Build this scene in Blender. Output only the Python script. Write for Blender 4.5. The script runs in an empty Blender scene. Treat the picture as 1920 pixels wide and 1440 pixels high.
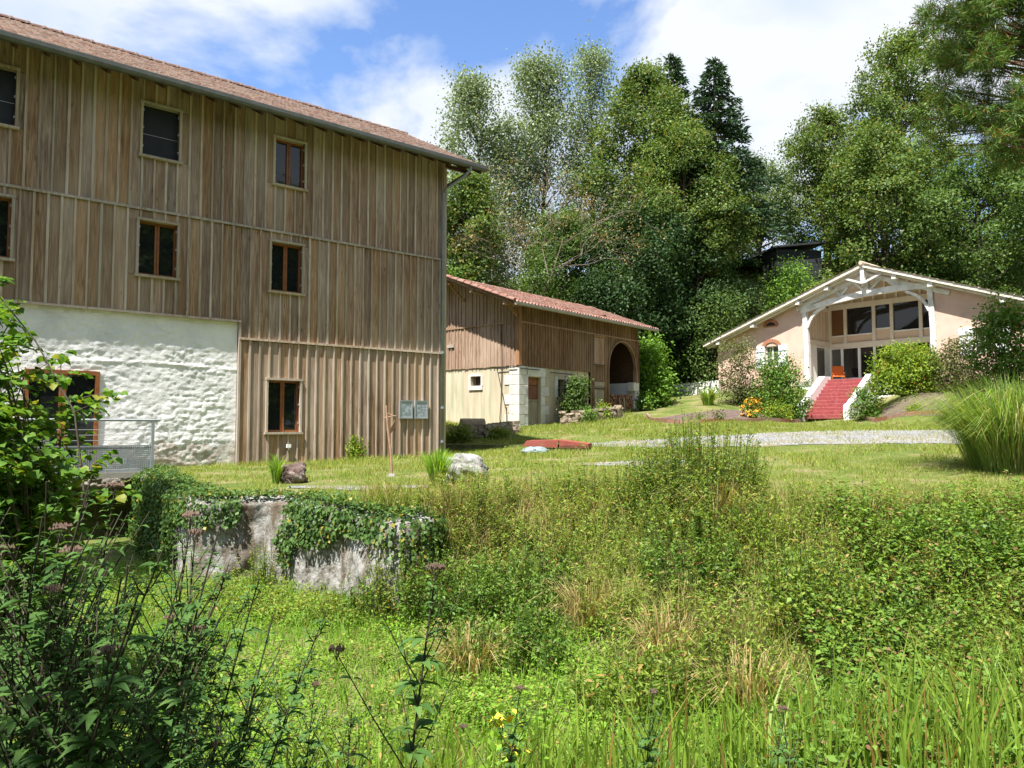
import bpy, math, random
import numpy as np
from mathutils import Vector, Matrix

# ------------------------------------------------------------------ camera, world, sun, exposure
scn = bpy.context.scene
COL = scn.collection
R = math.radians
SUN_AZ_LEFT, SUN_EL = 32.0, 64.0          # degrees left of straight behind the viewer, and up
sh = math.cos(R(SUN_EL))
SUN = np.array([-math.sin(R(SUN_AZ_LEFT))*sh, -math.cos(R(SUN_AZ_LEFT))*sh, math.sin(R(SUN_EL))])

FPX, HZ = 1400.0, 798.0                    # focal length in photo pixels, horizon row
PITCH = math.atan((HZ-720)/FPX)
cam_d = bpy.data.cameras.new('camera'); cam = bpy.data.objects.new('camera', cam_d); COL.objects.link(cam)
cam_d.sensor_width = 36.0; cam_d.lens = 36.0*FPX/1920; cam_d.clip_start = 0.05; cam_d.clip_end = 3000
cam.location = (0, 0, 0); cam.rotation_euler = (math.pi/2+PITCH, 0, 0)
scn.camera = cam

world = bpy.data.worlds.new('World'); scn.world = world; world.use_nodes = True
wn = world.node_tree; wn.nodes.clear()
def wnode(t, **k):
    n = wn.nodes.new(t)
    for a, b in k.items(): setattr(n, a, b)
    return n
w_out = wnode('ShaderNodeOutputWorld'); w_bg = wnode('ShaderNodeBackground'); w_bg.inputs[1].default_value = 0.053
sky = wnode('ShaderNodeTexSky'); sky.sky_type = 'NISHITA'; sky.sun_disc = False
sky.sun_elevation = R(SUN_EL); sky.sun_rotation = R(180+SUN_AZ_LEFT); sky.air_density = 1.0; sky.dust_density = 0.4; sky.ozone_density = 2.0
tc = wnode('ShaderNodeTexCoord'); sep = wnode('ShaderNodeSeparateXYZ')
wn.links.new(tc.outputs['Generated'], sep.inputs[0])
zadd = wnode('ShaderNodeMath', operation='ADD'); zadd.inputs[1].default_value = 0.30
wn.links.new(sep.outputs[2], zadd.inputs[0])
zmax = wnode('ShaderNodeMath', operation='MAXIMUM'); zmax.inputs[1].default_value = 0.05
wn.links.new(zadd.outputs[0], zmax.inputs[0])
dx = wnode('ShaderNodeMath', operation='DIVIDE'); dy = wnode('ShaderNodeMath', operation='DIVIDE')
wn.links.new(sep.outputs[0], dx.inputs[0]); wn.links.new(zmax.outputs[0], dx.inputs[1])
wn.links.new(sep.outputs[1], dy.inputs[0]); wn.links.new(zmax.outputs[0], dy.inputs[1])
comb = wnode('ShaderNodeCombineXYZ'); wn.links.new(dx.outputs[0], comb.inputs[0]); wn.links.new(dy.outputs[0], comb.inputs[1])
comb.inputs[2].default_value = 20.4
cn = wnode('ShaderNodeTexNoise'); cn.inputs['Scale'].default_value = 1.5; cn.inputs['Detail'].default_value = 9; cn.inputs['Roughness'].default_value = 0.55; cn.inputs['Distortion'].default_value = 0.25
wn.links.new(comb.outputs[0], cn.inputs['Vector'])
cr = wnode('ShaderNodeValToRGB'); cr.color_ramp.elements[0].position = 0.395; cr.color_ramp.elements[1].position = 0.475
wn.links.new(cn.outputs[0], cr.inputs[0])
cn2 = wnode('ShaderNodeTexNoise'); cn2.inputs['Scale'].default_value = 3.0; cn2.inputs['Detail'].default_value = 5
wn.links.new(comb.outputs[0], cn2.inputs['Vector'])
cc = wnode('ShaderNodeValToRGB'); cc.color_ramp.elements[0].position = 0.38; cc.color_ramp.elements[1].position = 0.62
cc.color_ramp.elements[0].color = (4.7, 5.6, 7.2, 1); cc.color_ramp.elements[1].color = (6.9, 7.2, 7.7, 1)
wn.links.new(cn2.outputs[0], cc.inputs[0])
sat = wnode('ShaderNodeMixRGB', blend_type='MULTIPLY'); sat.inputs[0].default_value = 1.0; sat.inputs[2].default_value = (1.45, 1.62, 1.9, 1)
wn.links.new(sky.outputs[0], sat.inputs[1])
mixc = wnode('ShaderNodeMixRGB'); wn.links.new(cr.outputs[0], mixc.inputs[0]); wn.links.new(sat.outputs[0], mixc.inputs[1]); wn.links.new(cc.outputs[0], mixc.inputs[2])
wn.links.new(mixc.outputs[0], w_bg.inputs[0]); wn.links.new(w_bg.outputs[0], w_out.inputs[0])

sun_d = bpy.data.lights.new('sun', 'SUN'); sun_d.energy = 4.6; sun_d.angle = R(0.53); sun_d.color = (1.0, 0.955, 0.88)
sun_o = bpy.data.objects.new('sun', sun_d); COL.objects.link(sun_o)
sun_o.rotation_euler = Vector(SUN.tolist()).to_track_quat('Z', 'Y').to_euler()
scn.view_settings.view_transform = 'Standard'; scn.view_settings.look = 'None'; scn.view_settings.gamma = 1.0
scn.view_settings.use_curve_mapping = False; scn.view_settings.exposure = 1.42
scn.render.engine = 'CYCLES'

# ------------------------------------------------------------------ helpers
rng = np.random.default_rng(11); random.seed(5)
_F = np.array([0, math.cos(PITCH), math.sin(PITCH)]); _U = np.array([0, -math.sin(PITCH), math.cos(PITCH)])
def at(px, py, Y):
    d = np.array([(px-960)/FPX, 0, 0])+_U*(720-py)/FPX+_F
    return d*Y/d[1]

def tag(o, label=None, cat=None, group=None, kind=None):
    if label: o['label'] = label
    if cat: o['category'] = cat
    if group: o['group'] = group
    if kind: o['kind'] = kind
    return o
def empty(name, loc, rz=0.0, label=None, cat=None, group=None):
    o = bpy.data.objects.new(name, None); o.empty_display_size = 0.2; COL.objects.link(o)
    o.location = loc; o.rotation_euler = (0, 0, rz); return tag(o, label, cat, group)
def link(name, me, mat, parent=None, loc=(0, 0, 0)):
    o = bpy.data.objects.new(name, me); COL.objects.link(o); o.location = loc
    if mat and not me.materials: me.materials.append(mat)
    if parent: o.parent = parent
    return o
def mesh_np(name, V, F, mat, parent=None, loc=(0, 0, 0), smooth=False):
    """V (n,3); F (m,k) all faces of the same size, or a list of such arrays"""
    V = np.asarray(V, np.float32)
    Fs = F if isinstance(F, list) else [F]
    Fs = [np.asarray(f, np.int32) for f in Fs if len(f)]
    me = bpy.data.meshes.new(name)
    me.vertices.add(len(V)); me.vertices.foreach_set('co', V.ravel())
    loops = np.concatenate([f.ravel() for f in Fs]); tot = np.concatenate([np.full(len(f), f.shape[1], np.int32) for f in Fs])
    st = np.concatenate([[0], np.cumsum(tot)[:-1]]).astype(np.int32)
    me.loops.add(len(loops)); me.loops.foreach_set('vertex_index', loops)
    me.polygons.add(len(tot)); me.polygons.foreach_set('loop_start', st)
    try: me.polygons.foreach_set('loop_total', tot)
    except Exception: pass
    me.update(calc_edges=True); me.validate()
    if smooth: me.polygons.foreach_set('use_smooth', np.ones(len(me.polygons), bool))
    o = link(name, me, mat, parent, loc)
    if name in ('flowers',): o['kind'] = 'stuff'
    return o

class MB:
    def __init__(s): s.v = []; s.f = []
    def add(s, vs, fs):
        n = len(s.v); s.v += [tuple(map(float, p)) for p in vs]; s.f += [tuple(n+i for i in f) for f in fs]; return s
    def box(s, x0, x1, y0, y1, z0, z1):
        return s.add([(x0,y0,z0),(x1,y0,z0),(x1,y1,z0),(x0,y1,z0),(x0,y0,z1),(x1,y0,z1),(x1,y1,z1),(x0,y1,z1)],
                     [(0,3,2,1),(4,5,6,7),(0,1,5,4),(1,2,6,5),(2,3,7,6),(3,0,4,7)])
    def bar(s, a, b, w, h, up=(0, 0, 1), w2=None, h2=None):
        a = Vector(a); b = Vector(b); d = (b-a).normalized(); upv = Vector(up)
        sx = d.cross(upv)
        if sx.length < 1e-4: sx = d.cross(Vector((1, 0, 0)))
        sx.normalize(); sz = sx.cross(d); w2 = w2 or w; h2 = h2 or h
        P = []
        for p, ww, hh in ((a, w, h), (b, w2, h2)):
            for i, j in ((-1,-1),(1,-1),(1,1),(-1,1)): P.append(p+sx*ww/2*i+sz*hh/2*j)
        return s.add(P, [(0,1,2,3),(7,6,5,4),(0,4,5,1),(1,5,6,2),(2,6,7,3),(3,7,4,0)])
    def tube(s, pts, rad, seg=6, cap=True):
        pts = [Vector(p) for p in pts]; n = len(pts); rad = rad if hasattr(rad, '__len__') else [rad]*n
        base = len(s.v); ref = Vector((0.31, 0.17, 0.93))
        for i, p in enumerate(pts):
            d = (pts[min(i+1, n-1)]-pts[max(i-1, 0)]).normalized()
            if abs(d.dot(ref)) > 0.96: ref = Vector((0.9, 0.3, 0.1))
            a = d.cross(ref).normalized(); b = d.cross(a)
            for k in range(seg):
                t = 2*math.pi*k/seg; s.v.append(tuple(p+(a*math.cos(t)+b*math.sin(t))*rad[i]))
        for i in range(n-1):
            for k in range(seg):
                k2 = (k+1) % seg; s.f.append((base+i*seg+k, base+i*seg+k2, base+(i+1)*seg+k2, base+(i+1)*seg+k))
        if cap: s.f.append(tuple(base+k for k in reversed(range(seg)))); s.f.append(tuple(base+(n-1)*seg+k for k in range(seg)))
        return s
    def prism(s, poly, axis, c0, c1):
        """poly: 2-d outline; axis 'y': poly=(x,z) extruded y c0..c1; 'x': (y,z); 'z': (x,y)"""
        def m(p, c): return {'y': (p[0], c, p[1]), 'x': (c, p[0], p[1]), 'z': (p[0], p[1], c)}[axis]
        n = len(poly)
        return s.add([m(p, c0) for p in poly]+[m(p, c1) for p in poly],
                     [tuple(range(n)), tuple(range(2*n-1, n-1, -1))]+[(i, n+i, n+(i+1) % n, (i+1) % n) for i in range(n)])
    def build(s, name, mat, parent=None, loc=(0, 0, 0), smooth=False):
        me = bpy.data.meshes.new(name); me.from_pydata(s.v, [], s.f); me.update()
        if smooth:
            for p in me.polygons: p.use_smooth = True
        o = link(name, me, mat, parent, loc)
        if name in ('flower_heads', 'stem', 'print'): o['kind'] = 'stuff'
        return o
def bevel(o, w, seg=1):
    m = o.modifiers.new('bevel', 'BEVEL'); m.width = w; m.segments = seg; m.limit_method = 'ANGLE'; return o
def copy_tree(o, parent=None):
    c = o.copy(); COL.objects.link(c); c.parent = parent
    for ch in list(o.children): copy_tree(ch, c)
    return c

# value noise
_perm = np.random.default_rng(3).random((256, 256))
def vnoise(x, y):
    xi = np.floor(x).astype(int); yi = np.floor(y).astype(int); fx = x-xi; fy = y-yi
    fx = fx*fx*(3-2*fx); fy = fy*fy*(3-2*fy)
    g = lambda a, b: _perm[a & 255, b & 255]
    return (g(xi, yi)*(1-fx)+g(xi+1, yi)*fx)*(1-fy)+(g(xi, yi+1)*(1-fx)+g(xi+1, yi+1)*fx)*fy
def fbm(x, y, o=4, r=0.5):
    s = 0; a = 1; t = 0
    for i in range(o): s = s+a*vnoise(x*2**i+17.3*i, y*2**i+5.1*i); t += a; a *= r
    return s/t
def sstep(t): t = np.clip(t, 0, 1); return t*t*(3-2*t)

# ------------------------------------------------------------------ materials
class NT:
    def __init__(s, name):
        s.m = bpy.data.materials.new(name); s.m.use_nodes = True; s.t = s.m.node_tree; s.t.nodes.clear()
        s.out = s.n('ShaderNodeOutputMaterial')
    def n(s, t, **k):
        x = s.t.nodes.new(t)
        for a, b in k.items(): setattr(x, a, b)
        return x
    def l(s, a, b): s.t.links.new(a, b)
    def ramp(s, fac, stops):
        r = s.n('ShaderNodeValToRGB'); e = r.color_ramp.elements
        while len(e) < len(stops): e.new(0.5)
        for i, (p, c) in enumerate(stops): e[i].position = p; e[i].color = (c[0], c[1], c[2], 1)
        s.l(fac, r.inputs[0]); return r.outputs[0]
    def coords(s, scale, coord='Object', rand=False):
        t = s.n('ShaderNodeTexCoord'); m = s.n('ShaderNodeMapping'); m.inputs['Scale'].default_value = scale
        src = s.n('ShaderNodeNewGeometry').outputs['Position'] if coord == 'World' else t.outputs[coord]
        s.l(src, m.inputs[0])
        if rand:
            oi = s.n('ShaderNodeObjectInfo'); v = s.n('ShaderNodeVectorMath', operation='SCALE'); v.inputs[0].default_value = (37., 53., 71.)
            s.l(oi.outputs['Random'], v.inputs['Scale']); s.l(v.outputs[0], m.inputs['Location'])
        return m.outputs[0]
    def noise(s, vec, scale, detail=4, rough=0.55, dist=0.0):
        n = s.n('ShaderNodeTexNoise'); n.inputs['Scale'].default_value = scale; n.inputs['Detail'].default_value = detail
        n.inputs['Roughness'].default_value = rough; n.inputs['Distortion'].default_value = dist; s.l(vec, n.inputs['Vector']); return n.outputs[0]
    def mix(s, f, a, b, mode='MIX'):
        x = s.n('ShaderNodeMixRGB', blend_type=mode)
        for i, q in ((0, f), (1, a), (2, b)):
            if hasattr(q, 'links'): s.l(q, x.inputs[i])
            elif i == 0: x.inputs[0].default_value = q
            else: x.inputs[i].default_value = (q[0], q[1], q[2], 1)
        return x.outputs[0]
    def math(s, op, a, b=0.0):
        x = s.n('ShaderNodeMath', operation=op)
        for i, q in ((0, a), (1, b)):
            if hasattr(q, 'links'): s.l(q, x.inputs[i])
            else: x.inputs[i].default_value = q
        return x.outputs[0]
    def principled(s, col, rough=0.8, bump=None, bstr=0.3, bdist=0.02, metal=0.0, spec=0.4):
        p = s.n('ShaderNodeBsdfPrincipled'); p.inputs['Roughness'].default_value = rough; p.inputs['Metallic'].default_value = metal
        p.inputs['Specular IOR Level'].default_value = spec
        if hasattr(col, 'links'): s.l(col, p.inputs['Base Color'])
        else: p.inputs['Base Color'].default_value = (*col, 1)
        if bump is not None:
            b = s.n('ShaderNodeBump'); b.inputs['Strength'].default_value = bstr; b.inputs['Distance'].default_value = bdist
            s.l(bump, b.inputs['Height']); s.l(b.outputs[0], p.inputs['Normal'])
        s.l(p.outputs[0], s.out.inputs[0]); return s.m

def wood(name, cols, var=0.35, rough=0.85):
    t = NT(name); v = t.coords((14, 14, 0.9), rand=True); v2 = t.coords((1, 1, 1), rand=True)
    g = t.noise(v, 1.6, 6, 0.6, 0.6); col = t.ramp(g, [(0.30, cols[0]), (0.48, cols[1]), (0.62, cols[2]), (0.80, cols[3])])
    st = t.noise(t.coords((5, 5, 0.35), rand=True), 1.3, 4); col = t.mix(t.ramp(st, [(0.45, (0, 0, 0)), (0.75, (0.75,)*3)]), col, cols[4])
    vo = t.n('ShaderNodeTexVoronoi'); vo.inputs['Scale'].default_value = 1.0
    t.l(t.coords((5.5, 5.5, 1.5), rand=True), vo.inputs['Vector'])
    col = t.mix(t.ramp(vo.outputs['Distance'], [(0.0, (0.85,)*3), (0.06, (0.7,)*3), (0.13, (0, 0, 0))]), col, cols[5])
    oi = t.n('ShaderNodeObjectInfo')
    val = t.math('ADD', t.math('MULTIPLY', oi.outputs['Random'], var*2), 1-var)
    wv = t.noise(t.coords((1, 1, .5), 'World'), .55, 4); col = t.mix(t.ramp(wv, [(0.42, (0, 0, 0)), (0.62, (0.42,)*3)]), col, cols[3])
    hs = t.n('ShaderNodeHueSaturation'); t.l(val, hs.inputs['Value']); t.l(col, hs.inputs['Color'])
    sv = t.math('ADD', t.math('MULTIPLY', t.math('FRACT', t.math('MULTIPLY', oi.outputs['Random'], 7.31)), 0.5), 0.72); t.l(sv, hs.inputs['Saturation'])
    return t.principled(hs.outputs[0], rough, g, 0.5, 0.008, spec=0.2)
def plain(name, cols, scale=3.0, rough=0.8, bump=0.2, bscale=40, bdist=0.01, coord='Object', stretch=(1, 1, 1), metal=0.0, spec=0.35, rand=False, detail=5):
    t = NT(name); v = t.coords(stretch, coord, rand); g = t.noise(v, scale, detail, 0.6)
    k = len(cols); col = t.ramp(g, [(0.30+0.42*i/max(1, k-1), c) for i, c in enumerate(cols)])
    b = t.noise(v, bscale, 4) if bump else None
    return t.principled(col, rough, b, bump, bdist, metal, spec)
LEAFK = 1.75
def leafmat(name, dark, mid, light, odd=None, trans=0.35, clump=1.2, gloss=0.05, oddamt=0.08):
    gloss *= .5; mid = tuple(mid); light = tuple(m*.35+l*.65 for m, l in zip(mid, light))
    f_ = LEAFK; dark, mid, light = [tuple(min(.8, c*f_) for c in q) for q in (dark, mid, light)]
    t = NT(name); geo = t.n('ShaderNodeNewGeometry'); rnd = geo.outputs['Random Per Island']
    col = t.ramp(rnd, [(0.0, dark), (0.5, mid), (1.0, light)])
    cl = t.noise(t.coords((1, 1, 1), 'World'), clump, 3)
    col = t.mix(t.ramp(cl, [(0.35, (0, 0, 0)), (0.65, (1, 1, 1))]), t.mix(0.6, col, dark), col)
    if odd:
        f = t.math('GREATER_THAN', t.math('FRACT', t.math('MULTIPLY', rnd, 91.7)), 1-oddamt); col = t.mix(f, col, odd)
    d = t.n('ShaderNodeBsdfDiffuse'); t.l(col, d.inputs[0])
    tr = t.n('ShaderNodeBsdfTranslucent'); t.l(t.mix(1.0, col, (1.35, 1.25, 0.6), 'MULTIPLY'), tr.inputs[0])
    m1 = t.n('ShaderNodeMixShader'); m1.inputs[0].default_value = trans; t.l(d.outputs[0], m1.inputs[1]); t.l(tr.outputs[0], m1.inputs[2])
    gl = t.n('ShaderNodeBsdfGlossy'); gl.inputs['Roughness'].default_value = 0.5; gl.inputs[0].default_value = (0.55, 0.6, 0.5, 1)
    m2 = t.n('ShaderNodeMixShader'); m2.inputs[0].default_value = gloss; t.l(m1.outputs[0], m2.inputs[1]); t.l(gl.outputs[0], m2.inputs[2])
    t.l(m2.outputs[0], t.out.inputs[0]); return t.m

M = {}
M['board'] = wood('weathered_boards', [(0.125,0.072,0.044),(0.275,0.179,0.119),(0.39,0.274,0.190),(0.50,0.386,0.290),(0.215,0.12,0.062),(0.095,0.05,0.03)], 0.18)
M['batten'] = wood('weathered_battens', [(0.20,0.145,0.105),(0.36,0.285,0.22),(0.48,0.40,0.325),(0.58,0.51,0.43),(0.33,0.23,0.16),(0.14,0.08,0.05)], 0.2)
M['trim'] = wood('window_trim_wood', [(0.24,0.19,0.14),(0.36,0.30,0.225),(0.45,0.39,0.31),(0.53,0.47,0.39),(0.36,0.27,0.19),(0.2,0.13,0.09)], 0.12)
M['board2'] = wood('brown_barn_boards', [(0.13,0.07,0.036),(0.29,0.17,0.095),(0.42,0.265,0.16),(0.53,0.38,0.25),(0.29,0.145,0.075),(0.08,0.045,0.025)], 0.1)
M['board2b'] = wood('grey_brown_barn_boards', [(0.09,0.052,0.03),(0.19,0.12,0.075),(0.28,0.19,0.125),(0.37,0.275,0.195),(0.18,0.10,0.055),(0.06,0.035,0.02)], 0.1)
M['dark_wood'] = plain('dark_rafter_and_shade_wood', [(0.045,0.022,0.013),(0.10,0.05,0.03)], 4, stretch=(1, 1, 6))  # rafter wood; also colours the cart recess dark in place of shade
M['frame'] = plain('varnished_frame', [(0.19,0.065,0.022),(0.30,0.115,0.04)], 6, 0.45, 0.1)
M['reveal'] = plain('red_brown_reveal', [(0.09,0.035,0.02),(0.15,0.06,0.035)], 5, 0.6, 0.1)
def glass(name, tint=(0.012, 0.014, 0.014)):
    t = NT(name); p = t.n('ShaderNodeBsdfPrincipled'); p.inputs['Base Color'].default_value = (*tint, 1); p.inputs['Roughness'].default_value = 0.03
    p.inputs['Specular IOR Level'].default_value = 0.55
    b = t.n('ShaderNodeBump'); b.inputs['Strength'].default_value = 0.05; b.inputs['Distance'].default_value = 0.02
    t.l(t.noise(t.coords((1, 1, 1)), 2.0, 2), b.inputs['Height']); t.l(b.outputs[0], p.inputs['Normal'])
    t.l(p.outputs[0], t.out.inputs[0]); return t.m
M['glass'] = glass('window_glass'); M['glass_brown'] = glass('window_glass_over_wood', (0.16, 0.075, 0.03)); M['glass_grey'] = glass('window_glass_over_curtain', (0.12, 0.12, 0.11))
M['screen'] = plain('black_blind', [(0.012,0.014,0.018),(0.02,0.022,0.028)], 3, 0.6, 0)
t = NT('limewashed_rubble'); v = t.coords((1, 1, 1)); g = t.noise(v, 1.2, 6, 0.65); colw = t.ramp(g, [(0.3, (0.66,0.66,0.66)), (0.55, (0.80,0.80,0.79)), (0.7, (0.84,0.84,0.83))])
sx = t.n('ShaderNodeSeparateXYZ'); t.l(t.n('ShaderNodeTexCoord').outputs['Object'], sx.inputs[0])
low = t.math('MULTIPLY', t.ramp(t.math('ADD', sx.outputs[2], t.math('MULTIPLY', t.noise(v, 1.7, 5), 1.1)), [(0.0, (1, 1, 1)), (0.06, (0, 0, 0))]), 0.75)
colw = t.mix(low, colw, t.ramp(t.noise(v, 5, 4), [(0.4, (0.30,0.22,0.16)), (0.6, (0.62,0.58,0.52))]))
M['white_wall'] = t.principled(colw, 0.9, t.noise(v, 26, 8, 0.7), 0.7, 0.03, spec=0.2)
M['white_paint'] = plain('white_paint', [(0.74,0.74,0.73),(0.82,0.82,0.81)], 3, 0.75, 0.15)
M['white_timber'] = plain('worn_white_timber', [(0.52,0.49,0.45),(0.72,0.70,0.67),(0.80,0.79,0.77)], 2.2, 0.75, 0.3, 18, stretch=(1, 1, 1))
M['cream_timber'] = plain('cream_timber', [(0.66,0.60,0.52),(0.74,0.68,0.60)], 3, 0.75, 0.15)
M['pink'] = plain('pink_render', [(0.56,0.38,0.31),(0.65,0.445,0.365),(0.69,0.48,0.395)], 1.6, 0.9, 0.3, 60, detail=8)
M['pink_panel'] = plain('apricot_panel', [(0.62,0.47,0.35),(0.68,0.52,0.40)], 2, 0.85, 0.1)
t = NT('stained_cream_render'); v = t.coords((1, 1, 1)); g = t.noise(t.coords((3, 3, 0.25)), 1.0, 5, 0.6); col = t.ramp(g, [(0.3, (0.36,0.31,0.215)), (0.5, (0.50,0.435,0.315)), (0.7, (0.60,0.525,0.40))])
col = t.mix(t.ramp(t.noise(v, 0.8, 4), [(0.45, (0, 0, 0)), (0.7, (0.6,)*3)]), col, (0.60,0.47,0.34))
col = t.mix(t.ramp(t.noise(t.coords((2.4, 2.4, 0.3)), 1.3, 4), [(0.50, (0, 0, 0)), (0.66, (0.7,)*3)]), col, (0.31,0.33,0.21))
M['render'] = t.principled(col, 0.9, t.noise(v, 35, 4), 0.3, 0.01)
M['ashlar'] = plain('pale_ashlar', [(0.50,0.48,0.43),(0.62,0.60,0.55),(0.70,0.68,0.63)], 3.5, 0.9, 0.3, 25, rand=True)
M['joint'] = plain('grey_joint', [(0.30,0.28,0.24),(0.38,0.35,0.30)], 6, 0.9)
def tiles(name, cols, lich):
    t = NT(name); v = t.coords((1, 1, 1)); vo = t.n('ShaderNodeTexVoronoi'); vo.inputs['Scale'].default_value = 4.2; t.l(v, vo.inputs['Vector'])
    sp = t.n('ShaderNodeSeparateColor'); t.l(vo.outputs['Color'], sp.inputs[0])
    col = t.ramp(sp.outputs[0], [(0.1, cols[0]), (0.5, cols[1]), (0.9, cols[2])])
    col = t.mix(t.ramp(t.noise(v, 2.2, 6, 0.7), [(0.45, (0, 0, 0)), (0.68, (0.8,)*3)]), col, lich)
    return t.principled(col, 0.9, t.noise(v, 60, 3), 0.3, 0.01, spec=0.2)
M['tile1'] = tiles('old_brown_tiles', [(0.15,0.085,0.065),(0.215,0.135,0.105),(0.28,0.185,0.145)], (0.25,0.22,0.185))
M['tile2'] = tiles('red_clay_tiles', [(0.17,0.07,0.052),(0.25,0.12,0.09),(0.33,0.185,0.145)], (0.27,0.205,0.16))
M['tile3'] = tiles('pale_clay_tiles', [(0.44,0.32,0.22),(0.54,0.42,0.31),(0.58,0.48,0.38)], (0.50,0.45,0.38))
M['zinc'] = plain('aged_zinc', [(0.20,0.235,0.25),(0.27,0.31,0.33)], 4, 0.55, 0.05, metal=0.35)
M['gutter'] = plain('dull_gutter_metal', [(0.10,0.11,0.105),(0.15,0.155,0.15)], 4, 0.6, 0.05, metal=0.2)
M['steel'] = plain('galvanised_steel', [(0.27,0.30,0.315),(0.36,0.39,0.405)], 6, 0.5, 0.05, metal=0.3)
M['iron'] = plain('dark_iron', [(0.03,0.028,0.026),(0.06,0.05,0.045)], 6, 0.7, 0.1)
M['red_step'] = plain('red_painted_steps', [(0.19,0.045,0.048),(0.28,0.06,0.062),(0.34,0.10,0.095)], 7, 0.8, 0.2)
M['red_metal'] = plain('red_oxide_metal', [(0.22,0.05,0.035),(0.30,0.085,0.06)], 5, 0.7, 0.1)
M['concrete'] = plain('grey_concrete', [(0.28,0.26,0.21),(0.40,0.37,0.31)], 6, 0.9, 0.3)
M['tarp'] = plain('blue_grey_tarpaulin', [(0.16,0.22,0.24),(0.26,0.34,0.36)], 5, 0.5, 0.4, 8, 0.05)
M['rock'] = plain('lichened_grey_rock', [(0.06,0.055,0.05),(0.26,0.255,0.24),(0.46,0.45,0.43)], 5, 0.95, 0.7, 14, 0.05)
M['rock_red'] = plain('red_brown_rock', [(0.05,0.034,0.03),(0.15,0.10,0.088),(0.44,0.40,0.36)], 4, 0.95, 0.7, 14, 0.05)
t = NT('weathered_cliff_wall'); v = t.coords((1, 1, 1)); g = t.noise(v, 5.5, 10, 0.72)
col = t.ramp(g, [(0.34, (0.07,0.062,0.052)), (0.44, (0.26,0.24,0.21)), (0.54, (0.42,0.41,0.385)), (0.68, (0.56,0.555,0.535))])
col = t.mix(t.ramp(t.noise(t.coords((2.5, 2.5, 0.5)), 1.4, 5), [(0.52, (0, 0, 0)), (0.62, (0.75,)*3)]), col, (0.15,0.105,0.065))
M['cliff'] = t.principled(col, 0.95, t.noise(v, 13, 9, 0.75), 1.0, 0.09, spec=0.1)
M['drystone'] = plain('brown_field_stone', [(0.16,0.115,0.08),(0.34,0.27,0.20),(0.52,0.45,0.36)], 4, 0.9, 0.5, 18, 0.03, rand=True)
M['bark'] = plain('grey_brown_bark', [(0.05,0.04,0.03),(0.13,0.105,0.08)], 6, 0.95, 0.6, 20, 0.03, stretch=(1, 1, 0.25))
M['bark_pale'] = plain('pale_dead_bark', [(0.17,0.135,0.10),(0.34,0.28,0.22)], 6, 0.95, 0.4, 20, 0.03)
M['bark_pine'] = plain('red_pine_bark', [(0.12,0.06,0.035),(0.24,0.12,0.07)], 6, 0.95, 0.6, 20, 0.03)
M['mulch'] = plain('brown_mulch', [(0.085,0.06,0.05),(0.15,0.11,0.095),(0.20,0.155,0.135)], 9, 1.0, 0.9, 45, 0.05, spec=0.05)
M['edging'] = wood('red_brown_edging', [(0.14,0.06,0.04),(0.24,0.11,0.075),(0.32,0.17,0.115),(0.36,0.21,0.15),(0.2,0.08,0.05),(0.08,0.04,0.03)], 0.2)
t = NT('pale_gravel'); v = t.coords((1, 1, 1), 'World'); vo = t.n('ShaderNodeTexVoronoi'); vo.inputs['Scale'].default_value = 18; t.l(v, vo.inputs['Vector'])
sp = t.n('ShaderNodeSeparateColor'); t.l(vo.outputs['Color'], sp.inputs[0])
col = t.ramp(sp.outputs[0], [(0.05, (0.10,0.10,0.10)), (0.5, (0.185,0.185,0.185)), (0.95, (0.27,0.27,0.27))])
col = t.mix(t.ramp(t.noise(v, 0.55, 5, 0.65), [(0.42, (0, 0, 0)), (0.58, (0.9,)*3)]), col, (0.19,0.165,0.09))
M['gravel'] = t.principled(col, 0.95, vo.outputs['Distance'], 0.8, 0.04, spec=0.2)
M['stone_bits'] = plain('pale_loose_stones', [(0.15,0.15,0.155),(0.31,0.31,0.31)], 30, 0.9, 0, coord='World')
t = NT('grassy_earth'); v = t.coords((1, 1, 1), 'World')
col = t.ramp(t.noise(v, 0.9, 6, 0.65), [(0.30, (0.075,0.115,0.026)), (0.48, (0.135,0.165,0.042)), (0.60, (0.22,0.20,0.09)), (0.72, (0.29,0.24,0.15))])
col = t.mix(t.ramp(t.noise(v, 14, 4), [(0.35, (0.35,)*3), (0.55, (0, 0, 0))]), col, (0.06,0.07,0.02))
M['ground'] = t.principled(col, 1.0, t.noise(v, 25, 5), 0.9, 0.06, spec=0.05)
M['moss_wall'] = plain('mossy_low_wall', [(0.055,0.075,0.02),(0.11,0.13,0.04),(0.17,0.17,0.08)], 5, 1.0, 0.6, 25, 0.03)
M['orange'] = plain('orange_fabric', [(0.52,0.12,0.02),(0.62,0.16,0.03)], 4, 0.8, 0.1)
M['sign_face'] = plain('grey_printed_panel', [(0.30,0.36,0.40),(0.42,0.47,0.50)], 4, 0.5, 0)
M['sign_ink'] = plain('blue_grey_print', [(0.10,0.14,0.19),(0.18,0.22,0.27)], 9, 0.6, 0)
M['shutter'] = plain('white_shutter', [(0.74,0.77,0.79),(0.80,0.82,0.84)], 2, 0.6, 0)
M['blue_grey'] = plain('blue_grey_bar', [(0.22,0.30,0.36),(0.28,0.36,0.42)], 2, 0.6, 0)
M['old_red_door'] = plain('peeling_red_brown_boards', [(0.13,0.05,0.03),(0.24,0.11,0.065)], 5, 0.85, 0.2, stretch=(4, 4, 0.6))
M['grey_plank'] = wood('grey_door_planks', [(0.16,0.135,0.10),(0.27,0.235,0.185),(0.36,0.32,0.26),(0.44,0.40,0.33),(0.25,0.19,0.13),(0.1,0.07,0.05)], 0.15)
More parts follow.
